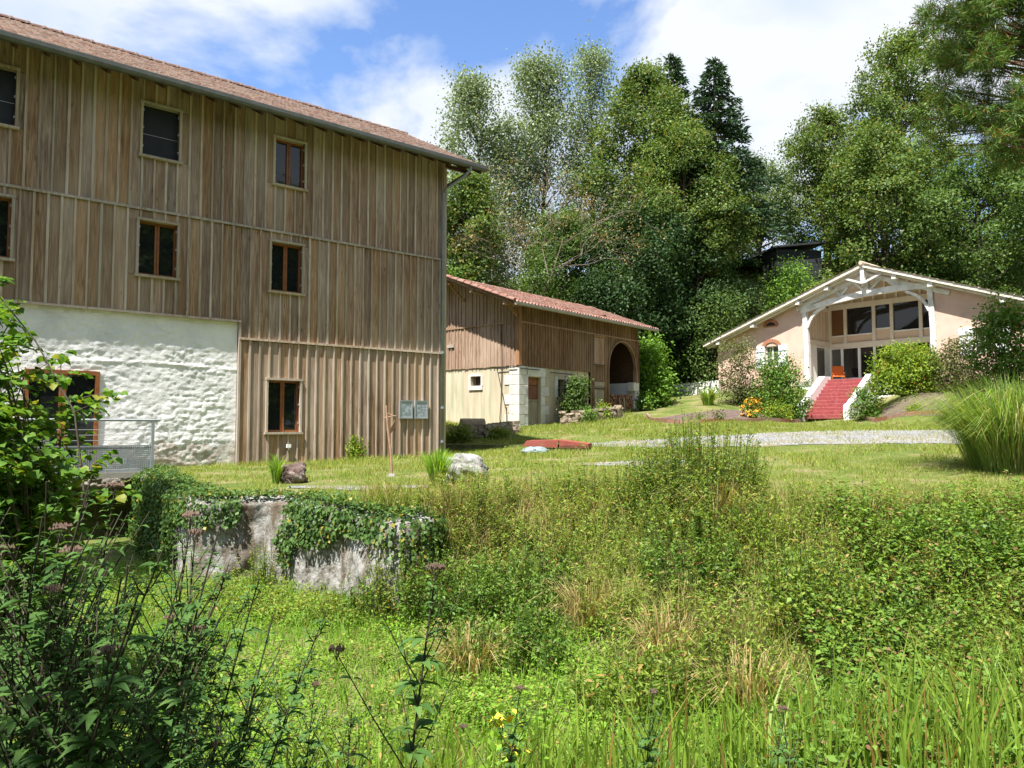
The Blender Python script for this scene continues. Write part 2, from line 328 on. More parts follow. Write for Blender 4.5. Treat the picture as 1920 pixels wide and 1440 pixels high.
M['firewood'] = plain('split_firewood', [(0.07,0.035,0.022),(0.19,0.095,0.06),(0.36,0.22,0.14)], 8, 0.9, 0.4, 30)
M['brick'] = plain('orange_brick', [(0.34,0.13,0.075),(0.46,0.22,0.13)], 9, 0.9, 0.3)
M['clay_stone'] = plain('worn_millstone', [(0.24,0.18,0.10),(0.40,0.31,0.19)], 5, 0.95, 0.5, 20)
M['black_shed'] = plain('dark_grey_boards', [(0.018,0.02,0.022),(0.04,0.043,0.046)], 4, 0.8, 0.3, 12, stretch=(0.3, 0.3, 6))
M['rust_wood'] = plain('reddish_handle_wood', [(0.30,0.16,0.11),(0.44,0.28,0.20)], 6, 0.8, 0.2)
# leaves
M['l_oak'] = leafmat('oak_leaves', (0.032,0.060,0.014), (0.072,0.115,0.026), (0.130,0.170,0.042), (0.20,0.19,0.045), clump=0.45)
M['l_oak2'] = leafmat('dark_green_leaves', (0.026,0.052,0.013), (0.058,0.100,0.022), (0.105,0.150,0.034), clump=0.45)
M['l_poplar'] = leafmat('silvery_poplar_leaves', (0.055,0.085,0.038), (0.115,0.155,0.070), (0.25,0.29,0.19), (0.36,0.40,0.32), 0.3, 0.6, 0.09, 0.07)
M['l_fir'] = leafmat('dark_conifer_needles', (0.012,0.028,0.014), (0.026,0.052,0.024), (0.048,0.082,0.034), None, 0.15, 0.8)
M['l_pine'] = leafmat('pine_needles', (0.035,0.065,0.016), (0.065,0.12,0.022), (0.11,0.175,0.032), (0.24,0.115,0.03), 0.22, 0.9, 0.05, 0.09)
M['l_willow'] = leafmat('grey_green_leaves', (0.04,0.07,0.022), (0.085,0.125,0.040), (0.15,0.19,0.075), None, 0.35, 0.6, 0.08)
M['l_dead'] = leafmat('dry_brown_leaves', (0.10,0.075,0.03), (0.17,0.125,0.05), (0.22,0.17,0.075), None, 0.3, 0.6)
M['l_bright'] = leafmat('bright_green_leaves', (0.045,0.095,0.014), (0.090,0.175,0.022), (0.145,0.24,0.034), None, 0.4, 1.0)
M['l_under'] = leafmat('shade_shrub_leaves', (0.012,0.028,0.010), (0.026,0.055,0.016), (0.055,0.095,0.028), None, 0.3, 0.8)
M['l_yellow'] = leafmat('yellow_green_shrub_leaves', (0.060,0.115,0.012), (0.13,0.185,0.018), (0.24,0.27,0.028), (0.28,0.14,0.03), 0.35, 2.0, 0.04, 0.04)
M['l_shrub'] = leafmat('mid_green_shrub_leaves', (0.035,0.080,0.013), (0.075,0.145,0.022), (0.13,0.21,0.036), (0.26,0.17,0.03), 0.35, 2.0, 0.05, 0.04)
M['l_bronze'] = leafmat('bronze_green_leaves', (0.042,0.055,0.018), (0.085,0.105,0.032), (0.15,0.16,0.055), (0.22,0.13,0.10), 0.35, 2.0)
M['l_hazel'] = leafmat('hazel_leaves', (0.036,0.085,0.012), (0.075,0.145,0.020), (0.125,0.20,0.028), (0.24,0.26,0.035), 0.45, 2.5, 0.05, 0.12)
M['l_hemp'] = leafmat('hemp_agrimony_leaves', (0.030,0.070,0.018), (0.052,0.105,0.026), (0.080,0.14,0.036), None, 0.35, 3.0, 0.05)
M['l_ivy'] = leafmat('ivy_leaves', (0.022,0.050,0.013), (0.050,0.095,0.022), (0.10,0.15,0.04), (0.26,0.22,0.03), 0.25, 2.5, 0.06, 0.06)
M['l_weed'] = leafmat('bank_weed_leaves', (0.055,0.098,0.015), (0.125,0.182,0.026), (0.215,0.258,0.047), (0.38,0.27,0.09), 0.38, 1.6, 0.04, 0.09)
M['l_bramble'] = leafmat('bramble_leaves', (0.040,0.085,0.014), (0.085,0.150,0.022), (0.15,0.22,0.036), (0.24,0.15,0.07), 0.35, 1.8, 0.05, 0.05)
M['l_meadow'] = leafmat('low_meadow_leaves', (0.070,0.145,0.014), (0.122,0.22,0.022), (0.195,0.29,0.038), None, 0.42, 1.2)
M['g_meadow'] = leafmat('meadow_grass_blades', (0.070,0.150,0.014), (0.122,0.22,0.024), (0.19,0.28,0.042), (0.32,0.28,0.11), 0.42, 1.0, 0.05, 0.07)
M['g_bank'] = leafmat('bank_grass_blades', (0.085,0.125,0.020), (0.15,0.185,0.032), (0.235,0.245,0.06), (0.38,0.30,0.14), 0.38, 1.0, 0.04, 0.25)
M['g_lawn'] = leafmat('lawn_grass_blades', (0.095,0.145,0.022), (0.160,0.205,0.036), (0.235,0.255,0.060), (0.34,0.28,0.11), 0.38, 0.8, 0.04, 0.20)
M['g_dry'] = leafmat('dry_grass_blades', (0.17,0.13,0.055), (0.28,0.215,0.10), (0.38,0.31,0.16), (0.15,0.18,0.04), 0.3, 1.5, 0.04, 0.2)
M['g_tall'] = leafmat('striped_tall_grass_blades', (0.060,0.115,0.020), (0.115,0.175,0.032), (0.21,0.25,0.08), (0.36,0.35,0.18), 0.35, 3.0, 0.05, 0.15)
M['g_reed'] = leafmat('sword_leaf_blades', (0.07,0.125,0.016), (0.13,0.205,0.025), (0.21,0.27,0.045), (0.34,0.22,0.07), 0.4, 3.0, 0.06, 0.10)
M['flower_or'] = plain('orange_yellow_petals', [(0.62,0.25,0.015),(0.78,0.42,0.03)], 30, 0.8, 0, coord='World')
M['flower_yl'] = plain('yellow_petals', [(0.62,0.46,0.03),(0.75,0.58,0.06)], 30, 0.8, 0, coord='World')
M['flower_pk'] = plain('dusty_pink_flower_heads', [(0.13,0.085,0.06),(0.24,0.16,0.13)], 60, 0.9, 0, coord='World')
M['stem_dark'] = plain('dark_purple_stem', [(0.035,0.026,0.02),(0.07,0.06,0.032)], 8, 0.7, 0)
M['stem_green'] = plain('green_stem', [(0.05,0.075,0.02),(0.09,0.11,0.035)], 8, 0.7, 0)

# ------------------------------------------------------------------ terrain
CREST = np.array([  # x, y, width of the slope down into the hollow
 (-9.1,18.9,.12),(-8.5,17.6,.12),(-6.5,14.2,.14),(-4.85,11.9,.14),(-3.95,12.2,.14),(-3.05,11.7,.12),(-1.95,10.55,.12),(-1.38,10.0,.16),
 (-0.4,11.6,2.6),(1.6,11.4,3.4),(3.1,10.0,3.2),(4.6,9.8,3.4),(6.8,9.8,3.6),(8.6,8.0,3.4),(8.2,3.8,3.0),(5.0,1.4,2.2),(0.0,1.0,2.2),(-4.0,1.2,2.0),(-8.0,2.6,2.0),
 (-13.5,7.5,2.0),(-16.5,12.6,.6)])
UP = np.array([(-2.2,24.5,-.97),(-6.9,20.4,-1.05),(-9.1,18.9,-1.05),(-14.5,14.3,-1.1),(-6.5,14.6,-1.12),(-4.0,12.4,-1.15),(-0.5,11.7,-1.15),(1.6,11.7,-1.12),(4.5,9.9,-1.2),
 (6.6,9.9,-1.2),(8.5,6,-1.35),(5,12.5,-1.08),(10,14,-.98),(9.5,20.4,-.58),(11.7,25.7,-.22),(1.5,23.8,-.86),(0.31,33.6,-.07),(-2.5,32.4,-.15),(-3.2,27.6,-.9),(0.4,27.4,-.74),(3.4,37.2,.25),
 (7.06,41.6,.8),(9.6,41.5,1.05),(14.3,38.1,.24),(15.4,37.1,.24),(16.3,36.1,.24),(15.2,38.6,.30),(13.6,37.0,.22),(15.6,35.2,.20),(7.5,31.0,.02),(6.4,35.8,.38),(10.4,33.0,.15),(13.2,35.6,.18),(16.6,34.0,.20),(17.0,32.0,.30),(18.5,30.0,.27),
 (9.8,37.0,.95),(12.2,39.0,1.25),(17.6,33.9,1.1),(20.0,32.2,1.2),(22.5,30.0,1.2),(11.0,45.5,1.7),(14.8,40.4,1.9),(20.4,35.4,1.9),(24.6,31.0,1.7),
 (0,0,-1.6),(-5,-2,-1.6),(6,-2,-1.6),(0,-14,-1.5),(-20,0,-1.5),(20,10,-1.0),(26,24,.6),(34,30,2),(40,10,-.5),(-6,39,.3),(-20,30,-.5),(-30,20,-1),(-14,44,1.2),(0,46,1.6),(12,52,2.2),(30,46,3.2)])
def _tps(P, Q):
    r2 = ((P[:, None, :]-Q[None, :, :])**2).sum(-1); return np.sqrt(r2+0.6)
_A = np.zeros((len(UP)+3,)*2); n_ = len(UP)
_A[:n_, :n_] = _tps(UP[:, :2], UP[:, :2]); _A[:n_, n_] = 1; _A[:n_, n_+1:] = UP[:, :2]; _A[n_:, :n_] = _A[:n_, n_:].T
_W = np.linalg.solve(_A, np.concatenate([UP[:, 2], np.zeros(3)]))
def upper(x, y):
    sh_ = np.shape(x); P = np.stack([np.clip(np.ravel(x), -40, 45), np.clip(np.ravel(y), -16, 54)], -1); out = np.empty(len(P))
    for i in range(0, len(P), 40000):
        q = P[i:i+40000]; out[i:i+40000] = _tps(q, UP[:, :2])@_W[:n_]+_W[n_]+q@_W[n_+1:]
    return out.reshape(sh_)
def crest(x, y):
    """0 on the upper ground .. 1 on the bottom of the hollow; also nearest slope width"""
    sh_ = np.shape(x); x = np.ravel(x).astype(float); y = np.ravel(y).astype(float)
    best = np.full(len(x), 1e9); w = np.ones(len(x)); ins = np.zeros(len(x), bool); n = len(CREST)
    for i in range(n):
        a = CREST[i]; b = CREST[(i+1) % n]; ex, ey = b[0]-a[0], b[1]-a[1]
        t_ = np.clip(((x-a[0])*ex+(y-a[1])*ey)/(ex*ex+ey*ey), 0, 1)
        d_ = np.hypot(x-a[0]-t_*ex, y-a[1]-t_*ey); m_ = d_ < best
        best = np.where(m_, d_, best); w = np.where(m_, a[2]+(b[2]-a[2])*t_, w)
        c_ = ((a[1] > y) != (b[1] > y)) & (x < (b[0]-a[0])*(y-a[1])/((b[1]-a[1]) if b[1] != a[1] else 1e-9)+a[0]); ins ^= c_
    sd = np.where(ins, best, -best)
    return np.clip(sd/w, 0, 1).reshape(sh_), sd.reshape(sh_)
def ground(x, y):
    x = np.asarray(x, float); y = np.asarray(y, float)
    u = upper(x, y); k, sd = crest(x, y)
    low = -2.58+0.10*fbm(x*.5+9, y*.5)+0.25*sstep((x-3)/4)
    k = sstep(k); z = u*(1-k)+low*k
    z = z+0.10*(fbm(x*.8, y*.8, 3)-.5)*np.where((y < 30) & (x > -30), 1, .3)*(0.35+k*(1-k)*4)
    h = y*.97+x*.20-50.5
    hill = 10.0*sstep(h/11.0)+0.02*np.clip(h-11, 0, 300)+1.2*(fbm(x*.15, y*.15, 3)-.5)*sstep(h/6)
    return z+hill
def gz(x, y): return float(ground(np.array([x]), np.array([y]))[0])

def axis(parts): return np.unique(np.concatenate([np.arange(a, b, s) for a, b, s in parts]))
gx = axis([(-400, -120, 40), (-120, -17, 5), (-17, 12, .25), (12, 30, .5), (30, 120, 5), (120, 401, 40)])
gy = axis([(-300, -30, 45), (-30, -3, 2), (-3, 31, .25), (31, 64, .6), (64, 160, 6), (160, 620, 50)])
GX, GY = np.meshgrid(gx, gy, indexing='ij'); GZ = ground(GX, GY)
nx, ny = GX.shape; idx = np.arange(nx*ny).reshape(nx, ny)
Fq = np.stack([idx[:-1, :-1], idx[1:, :-1], idx[1:, 1:], idx[:-1, 1:]], -1).reshape(-1, 4)
g_o = mesh_np('ground', np.stack([GX, GY, GZ], -1).reshape(-1, 3), Fq, M['ground'], smooth=True); g_o['kind'] = 'structure'

def drape(name, poly_c, halfw, mat, lift=0.02, n=90, m=10, kind='structure', rag=0.35):
    """a strip draped over the ground along a centre line"""
    pc = np.array(poly_c, float); s = np.concatenate([[0], np.cumsum(np.hypot(*np.diff(pc, axis=0).T))]); tt = np.linspace(0, s[-1], n)
    cx, cy = np.interp(tt, s, pc[:, 0]), np.interp(tt, s, pc[:, 1]); hw = np.interp(tt, s, np.broadcast_to(halfw, (len(pc),)))
    tx, ty = np.gradient(cx), np.gradient(cy); L_ = np.hypot(tx, ty); nxv, nyv = -ty/L_, tx/L_
    e = np.linspace(-1, 1, m); X = []; 
    r0 = 1+rag*(fbm(tt*.9, tt*0+3)-.5)*2; r1 = 1+rag*(fbm(tt*.9, tt*0+8)-.5)*2
    W_ = np.where(e[None, :] < 0, r0[:, None], r1[:, None])*hw[:, None]*e[None, :]
    x = cx[:, None]+nxv[:, None]*W_; y = cy[:, None]+nyv[:, None]*W_
    z = ground(x, y)+lift*(1-0.6*np.abs(e[None, :])**4)
    ii = np.arange(n*m).reshape(n, m); F_ = np.stack([ii[:-1, :-1], ii[1:, :-1], ii[1:, 1:], ii[:-1, 1:]], -1).reshape(-1, 4)
    o = mesh_np(name, np.stack([x, y, z], -1).reshape(-1, 3), F_, mat, smooth=True); tag(o, kind=kind); return o
drape('gravel_track', [(24, 23.0), (16, 23.2), (11, 23.6), (7, 24.2), (4.2, 25.2), (2.8, 26.0)], [3.3, 3.2, 2.9, 2.2, 1.2, .5], M['gravel'], .03)
drape('gravel_path', [(4.6, 17.6), (3.0, 18.2), (1.6, 18.6)], [.5, .9, .3], M['gravel'], .03, 30)
drape('gravel_patch', [(-4.0, 13.6), (-2.6, 13.4), (-1.5, 13.6)], [.15, .30, .15], M['gravel'], .03, 30, rag=.7)

# ------------------------------------------------------------------ main barn
BC = at(832, 850, 24.5); BZ = -1.05; BPHI = R(39.806)
barn = empty('timber_barn', (BC[0], BC[1], BZ), BPHI, 'tall weathered board-clad barn with whitewashed stone base and brown tiled roof', 'barn')
def bl(x, y, z):
    c, s = math.cos(BPHI), math.sin(BPHI); return np.array([BC[0]+x*c-y*s, BC[1]+x*s+y*c, z])
OFF = (0, 0, -BZ)
def bpart(mb, name, mat, smooth=False): return mb.build(name, mat, barn, OFF, smooth)
LEFT = -15.6; XW = -6.74
bpart(MB().box(LEFT, -.02, .20, 9.2, -2.7, 8.9), 'wall_core', M['dark_wood'])
bpart(MB().prism([(0.2, 8.85), (9.2, 8.85), (4.2, 11.2)], 'x', -.3, -.04), 'gable', M['board'])
bpart(MB().box(-.06, .06, -.02, .3, -1.1, 8.9), 'corner_post', M['batten'])
# openings: x0,x1,z0,z1,kind
WIN = [(-12.90, -11.99, 6.86, 8.19, 'blind'), (-9.29, -8.41, 6.86, 8.19, 'blind'), (-5.83, -4.95, 6.84, 8.17, 'mullion'),
       (-12.90, -11.99, 3.80, 5.20, 'mullion'), (-9.31, -8.40, 3.80, 5.18, 'mullion'), (-5.89, -4.98, 3.78, 5.17, 'mullion'), (-5.92, -4.99, -.18, 1.27, 'mullion')]
def cut(x0, x1, z0, z1):
    out = [(x0, x1, z0, z1)]
    for a, b, c, d, _ in WIN:
        nxt = []
        for (p, q, r, s) in out:
            if q <= a+.01 or p >= b-.01 or s <= c or r >= d: nxt.append((p, q, r, s)); continue
            if s > d+.02: nxt.append((p, q, d, s))
            if r < c-.02: nxt.append((p, q, r, c))
            if p < a-.03: nxt.append((p, a, max(r, c), min(s, d)))
            if q > b+.03: nxt.append((b, q, max(r, c), min(s, d)))
        out = nxt
    return out
PITCHB = 0.288
def board(x0, x1, z0, z1, y0, y1, name, mat):
    cx, cz = (x0+x1)/2, (z0+z1)/2; hx, hz = (x1-x0)/2, (z1-z0)/2
    MB().box(-hx, hx, -(y1-y0)/2, (y1-y0)/2, -hz, hz).build(name, mat, barn, (cx, (y0+y1)/2, cz-BZ))
for (ra, rb, za, zb) in ((LEFT, -.03, 5.50, 9.0), (LEFT, XW, 2.86, 5.44), (XW, -.03, 2.40, 5.44), (XW, -.03, -1.02, 2.33)):
    x = ra; off = random.uniform(-.1, .1); first = True
    while x < rb-.02:
        w = PITCHB+random.uniform(-.02, .02)
        x1 = min(x+w, rb)
        if rb-x1 < .1: x1 = rb
        if x1 > -14.0:
            for (p, q, r, s) in cut(x+.004, x1-.004, za, zb):
                dy_ = random.uniform(0, .008); board(p, q, r, s+random.uniform(-.012, 0), .005+dy_, .033+dy_, 'board', M['board'])
            if x1 < rb-.01:
                bw = random.uniform(.040, .058)
                for (p, q, r, s) in cut(x1-bw/2, x1+bw/2, za, zb): 
                    if q-p > .03: board(p, q, r, s, -.026, .006, 'batten', M['batten'])
        x = x1
for (xa, xb, z) in ((LEFT, -.03, 5.44), (XW, -.03, 2.335)):
    bpart(MB().box(xa, xb, -.048, .004, z, z+.062), 'rail', M['batten'])
bpart(MB().box(LEFT, XW+.03, -.055, .05, 2.80, 2.858), 'rail', M['batten'])
bpart(MB().box(XW-.015, XW+.045, -.03, .10, -1.05, 2.80), 'edge_batten', M['batten'])
bpart(MB().box(XW, -.03, -.03, .02, -1.10, -1.022), 'sill_plate', M['board'])
for i, (a, b, c, d, kind) in enumerate(WIN):
    w = empty('window', (a, 0, c-BZ)); w.parent = barn; W_, H_ = b-a, d-c
    def wp(mb, n, m): return mb.build(n, m, w)
    wp(MB().box(-.07, W_+.07, -.055, .19, H_-.0, H_+.06), 'lintel', M['trim'])
    wp(MB().box(-.06, -.001, -.045, .19, 0, H_), 'trim', M['trim']); wp(MB().box(W_+.001, W_+.06, -.045, .03, 0, H_), 'trim', M['trim'])
    wp(MB().box(-.09, W_+.09, -.085, .19, -.062, -.002), 'sill', M['trim'])
    wp(MB().box(W_, W_+.03, .03, .19, 0, H_), 'reveal', M['reveal'])
    if kind == 'blind':
        wp(MB().box(.0, W_, .15, .17, 0, H_), 'blind', M['screen']); wp(MB().box(.0, W_, .145, .152, H_*.44, H_*.44+.012), 'cord', M['steel'])
    else:
        fr = MB().box(0, .05, .12, .18, 0, H_).box(W_-.05, W_, .12, .18, 0, H_).box(.05, W_-.05, .12, .18, H_-.06, H_).box(.05, W_-.05, .12, .18, 0, .06); wp(fr, 'frame', M['frame'])
        m = MB().box(W_/2-.055, W_/2-.006, .105, .175, .0, H_-.02).box(W_/2+.006, W_/2+.055, .105, .175, .0, H_-.02); wp(m, 'mullion', M['frame'])
        wp(MB().box(.05, W_/2-.05, .15, .165, .06, H_-.06), 'pane', M['glass']); wp(MB().box(W_/2+.05, W_-.05, .15, .165, .06, H_-.06), 'pane', M['glass'])
    for zz in (.16, .52, .86):
        wp(MB().box(.0, .03, .0, .05, H_*zz, H_*zz+.05), 'hinge', M['steel']); wp(MB().box(W_-.03, W_, .0, .05, H_*zz, H_*zz+.05), 'hinge', M['steel'])
# whitewashed wall as real relief, with a door opening
DX0, DX1, DZ1 = -11.62, -10.08, 1.31
cs = 0.032; xs = np.arange(LEFT+1.6, XW+.001, cs); zs = np.arange(-2.7, 2.83, cs); XX, ZZ = np.meshgrid(xs, zs, indexing='ij')
rel = fbm(XX*4.6, ZZ*6.6, 4, .62)-.5; st_ = np.abs(fbm(XX*3.1+40, ZZ*6.5+7, 3)-.5)*2; fine = fbm(XX*11+3, ZZ*17, 2)-.5
amp = .55+.75*sstep((fbm(XX*.55+2, ZZ*.7+11, 3)-.36)*3.5)
smooth_q = sstep((XW-XX-.1)/.5)
def worley(x, z, cw, chh):
    gx_, gz_ = x/cw, z/chh; gx_ = gx_+.5*(np.floor(gz_) % 2); f1 = np.full(x.shape, 9.); f2 = f1.copy(); idv = np.zeros(x.shape)
    for i in (-1, 0, 1):
        for j in (-1, 0, 1):
            a_, b_ = np.floor(gx_).astype(int)+i, np.floor(gz_).astype(int)+j; jx, jz = _perm[a_ & 255, b_ & 255], _perm[(b_+77) & 255, (a_+31) & 255]
            d_ = np.hypot(gx_-(a_+.15+.7*jx), gz_-(b_+.2+.6*jz)); nn = d_ < f1; f2 = np.where(nn, f1, np.minimum(f2, d_)); idv = np.where(nn, _perm[(a_*7) & 255, (b_*13) & 255], idv); f1 = np.minimum(f1, d_)
    return f2-f1, idv
wj, wi = worley(XX+.06*(fbm(XX*5, ZZ*5+3, 2)-.5), ZZ+.05*(fbm(XX*5+8, ZZ*5, 2)-.5), .30, .15)
stone_rel = (sstep(wj/.30)*.011+(wi-.5)*.014)*(.35+.65*sstep((fbm(XX*.8+20, ZZ*.9, 3)-.40)*5))
YY = .075-stone_rel*(.3+.7*smooth_q)-(rel*.020+.007*(1-st_)**2+fine*.015)*amp*(.45+.55*smooth_q)
YY -= .012*sstep((.05-np.abs(ZZ-1.55-.04*np.sin(XX*1.2)))/.03)*sstep((XX+12)/2)     # a ledge course
YY += .10*sstep((-.55-ZZ)/.6)*(fbm(XX*2, ZZ*4+3, 3)-.35)*(XX > -9.4)               # crumbled foot
ii = np.arange(XX.size).reshape(XX.shape); Fw = np.stack([ii[:-1, :-1], ii[1:, :-1], ii[1:, 1:], ii[:-1, 1:]], -1).reshape(-1, 4)
cxm = ((XX[:-1, :-1]+XX[1:, 1:])/2).ravel(); czm = ((ZZ[:-1, :-1]+ZZ[1:, 1:])/2).ravel()
keep = ~((cxm > DX0) & (cxm < DX1) & (czm < DZ1) & (czm > -1.05))
mesh_np('whitewashed_wall', np.stack([XX, YY, ZZ], -1).reshape(-1, 3), Fw[keep], M['white_wall'], barn, OFF, smooth=True)
dr = empty('door', ((DX0+DX1)/2, 0, -1.05-BZ)); dr.parent = barn; hw = (DX1-DX0)/2; Hd = DZ1+1.05
MB().box(-hw, -hw+.09, .02, .2, 0, Hd).box(hw-.09, hw, .02, .2, 0, Hd).box(-hw+.09, hw-.09, .02, .2, Hd-.1, Hd).box(-.07, .07, .03, .19, 0, Hd-.1).build('frame', M['frame'], dr)
MB().box(-hw+.09, -.07, .1, .12, 0, Hd-.1).build('pane', M['glass'], dr); MB().box(.07, hw-.09, .1, .12, 0, Hd-.1).build('pane', M['glass'], dr)
# roof
EY, EZ, RY, RZ = -.80, 8.62, 4.2, 11.27; XR = 1.08
sl = (RZ-EZ)/(RY-EY)
def rz_(y): return EZ+(y-EY)*sl
bpart(MB().prism([(EY, EZ-.10), (RY, RZ-.10), (RY, RZ-.02), (EY, EZ-.02)], 'x', LEFT, XR), 'roof_deck', M['dark_wood'])
bpart(MB().prism([(RY, RZ-.10), (9.9, RZ-.10-sl*5.7), (9.9, RZ-.02-sl*5.7), (RY, RZ-.02)], 'x', LEFT, XR), 'roof_deck', M['dark_wood'])
def tile_sheet(name, X0, X1, s_len, tw, tl, prof, to_xyz, mat, parent, off, sub=6, amp=.03, step=.03):
    nt = int(round((X1-X0)/tw)); nr = int(round(s_len/tl)); xs = np.linspace(X0, X1, nt*sub+1); V = []; F_ = []
    rows = []
    for r in range(nr):
        for q in (0, 1): rows.append((r*tl+(tl*.998 if q else 0), 0.0 if q else step))
    S = np.array([a for a, b in rows]); Hh = np.array([b for a, b in rows])
    ph = (xs-X0)/tw; jit = np.random.default_rng(5).normal(0, .006, (nt+2, nr))
    h = prof(ph)*amp
    Hm = h[None, :]+Hh[:, None]+jit[np.minimum(np.floor(ph).astype(int), nt)[None, :], (np.arange(len(rows))//2)[:, None]]
    Xm = np.broadcast_to(xs[None, :], Hm.shape); Sm = np.broadcast_to(S[:, None], Hm.shape)
    V = to_xyz(Xm, Sm, Hm).reshape(-1, 3); ii = np.arange(Hm.size).reshape(Hm.shape)
    F_ = np.stack([ii[:-1, :-1], ii[:-1, 1:], ii[1:, 1:], ii[1:, :-1]], -1).reshape(-1, 4)
    o = mesh_np(name, V, F_, mat, parent, off); o['kind'] = 'stuff'; return o
cs_, sn_ = 1/math.hypot(1, sl), sl/math.hypot(1, sl)
slen = (RY-EY)/cs_
prof_flat = lambda p: np.where((p % 1) < .18, 1.0, np.where((p % 1) > .55, .55, 0.15))
prof_wave = lambda p: .5+.5*np.cos(2*np.pi*p)
tile_sheet('roof_tiles', LEFT, XR+.03, slen+.06, .25, .34, prof_flat, lambda x, s, h: np.stack([x, EY-.05+s*cs_-h*sn_, EZ-.03+s*sn_+h*cs_], -1), M['tile1'], barn, OFF)
k = 0; x = XR
while x > LEFT:
    o = MB(); seg = 7; P = []
    for xx, rr in ((0, .125), (-.06, .135), (-.07, .115), (-.44, .10)):
        for q in range(seg): t_ = math.pi*q/(seg-1); P.append((xx, math.cos(t_)*rr, math.sin(t_)*rr*.9))
    o.add(P, [(i*seg+q, i*seg+q+1, (i+1)*seg+q+1, (i+1)*seg+q) for i in range(3) for q in range(seg-1)]+[tuple(range(seg))])
    if k == 0: rid = o.build('ridge_tile', M['tile1'], barn, (x, RY, RZ-BZ)); rme = rid.data
    else: link('ridge_tile', rme, None, barn, (x, RY, RZ-BZ+random.uniform(-.012, .012)))
    x -= .40; k += 1
# rafters, gutter, brackets
x = XR-.15
while x > -14.2:
    bpart(MB().bar((x, EY+.05, EZ-.16), (x, .35, EZ-.16+(.30-EY)*sl), .075, .13), 'rafter', M['dark_wood']); x -= .62
bpart(MB().box(LEFT, XR, EY+.015, EY+.04, EZ-.14, EZ-.02), 'fascia', M['gutter'])
gp = [(.0, .06), (-.005, -.03), (-.03, -.075), (-.075, -.09), (-.115, -.075), (-.135, -.03), (-.14, .055), (-.15, .065), (-.15, .05), (-.145, -.035), (-.12, -.085), (-.075, -.102), (-.028, -.087), (.006, -.035), (.012, .06)]
bpart(MB().prism([(EY+.01+a, EZ-.05+b) for a, b in gp], 'x', LEFT, XR+.02), 'gutter', M['gutter'])
bpart(MB().bar((-.0, .1, 7.9), (.95, -.1, 8.62), .10, .14).bar((-.0, -.0, 8.66), (1.0, -.0, 8.66), .1, .12), 'bracket', M['dark_wood'])
bpart(MB().box(.0, XR, -.7, 4.2, 8.7, 8.72), 'verge_soffit', M['dark_wood']) if False else None
px_ = -.13
bpart(MB().tube([(.42, EY-.06, EZ-.12), (.42, EY-.06, EZ-.22), (.30, EY+.1, EZ-.42), (-.05, -.13, EZ-.78), (px_, -.11, EZ-.95), (px_, -.11, -.95)], .05, 10), 'downpipe', M['zinc'], True)
for zz in (7.45, 5.4, 3.6, 2.35, .55, -.55): bpart(MB().tube([(px_, -.11, zz), (px_, -.11, zz+.07)], .062, 10), 'pipe_collar', M['zinc'])
bpart(MB().box(-.42, .02, -.09, .0, -1.08, -.93), 'step_block', M['board'])
lm = empty('outlet_box', (-5.32, -.03, -.62-BZ)); lm.parent = barn
MB().box(-.06, .06, -.07, .0, 0, .10).build('housing', M['white_paint'], lm); MB().tube([(0, -.04, 0), (0, -.06, -.05)], .018, 6).build('spout', M['steel'], lm)

# information boards on the barn wall
for k, (xa, xb, lab) in enumerate(((-1.73, -1.24, 'grey framed information board on barn boards, beside the leaning shovel'), (-1.16, -.67, 'grey framed information board on barn boards, beside the downpipe'))):
    p = bl((xa+xb)/2, -.03, .22); s_ = empty('information_board', p, BPHI, lab, 'sign', 'information boards on the barn')
    w = (xb-xa)/2; h = .58
    MB().box(-w, w, -.03, .0, 0, h).build('panel', M['sign_face'], s_)
    MB().box(-w, -w+.035, -.045, -.03, 0, h).box(w-.035, w, -.045, -.03, 0, h).box(-w+.035, w-.035, -.045, -.03, 0, .035).box(-w+.035, w-.035, -.045, -.03, h-.035, h).build('frame', M['steel'], s_)
    pr = MB(); r_ = random.Random(k)
    for i in range(11):
        z_ = h-.09-i*.04; xx = -w+.06
        while xx < w-.08:
            l_ = r_.uniform(.02, .07)
            if r_.random() < .75: pr.box(xx, min(xx+l_, w-.06), -.0325, -.030, z_, z_+r_.uniform(.008, .016))
            xx += l_+.012
    pr.build('print', M['sign_ink'], s_)

# footbridge landing with steel railing
fb = empty('footbridge', bl(-9.24, -1.5, -1.08), BPHI, 'galvanised steel footbridge railing with cables and perforated panel by the whitewashed wall', 'footbridge')
MB().box(-4.6, .02, -.05, 1.5, -.10, .02).build('deck', M['concrete'], fb)
for xx in (0, -2.1, -4.2): MB().box(xx-.03, xx+.03, -.035, .025, -.02, 1.18).build('post', M['steel'], fb)
MB().tube([(.16, -.005, 1.205), (-4.6, -.005, 1.205)], .03, 8).build('handrail', M['steel'], fb)
for zz in (.75, .87, .99): MB().tube([(0, -.005, zz), (-4.5, -.005, zz)], .007, 5).build('cable', M['steel'], fb)
MB().box(-2.07, -.03, -.02, .0, .60, .635).box(-2.07, -.03, -.02, .0, .03, .06).box(-4.17, -2.13, -.02, .0, .60, .635).box(-4.17, -2.13, -.02, .0, .03, .06).build('panel_rail', M['steel'], fb)
pp = MB(); st2 = .045
for (xa, xb) in ((-2.07, -.03), (-4.17, -2.13)):
    nxp = int((xb-xa)/st2)
    for i in range(nxp+1): pp.box(xa+i*st2-.014, xa+i*st2+.014, -.012, -.008, .06, .60)
    for j in range(12): pp.box(xa, xb, -.0075, -.0035, .06+j*st2+.0, .06+j*st2+.028)
o = pp.build('perforated_panel', M['steel'], fb); o['kind'] = 'stuff'

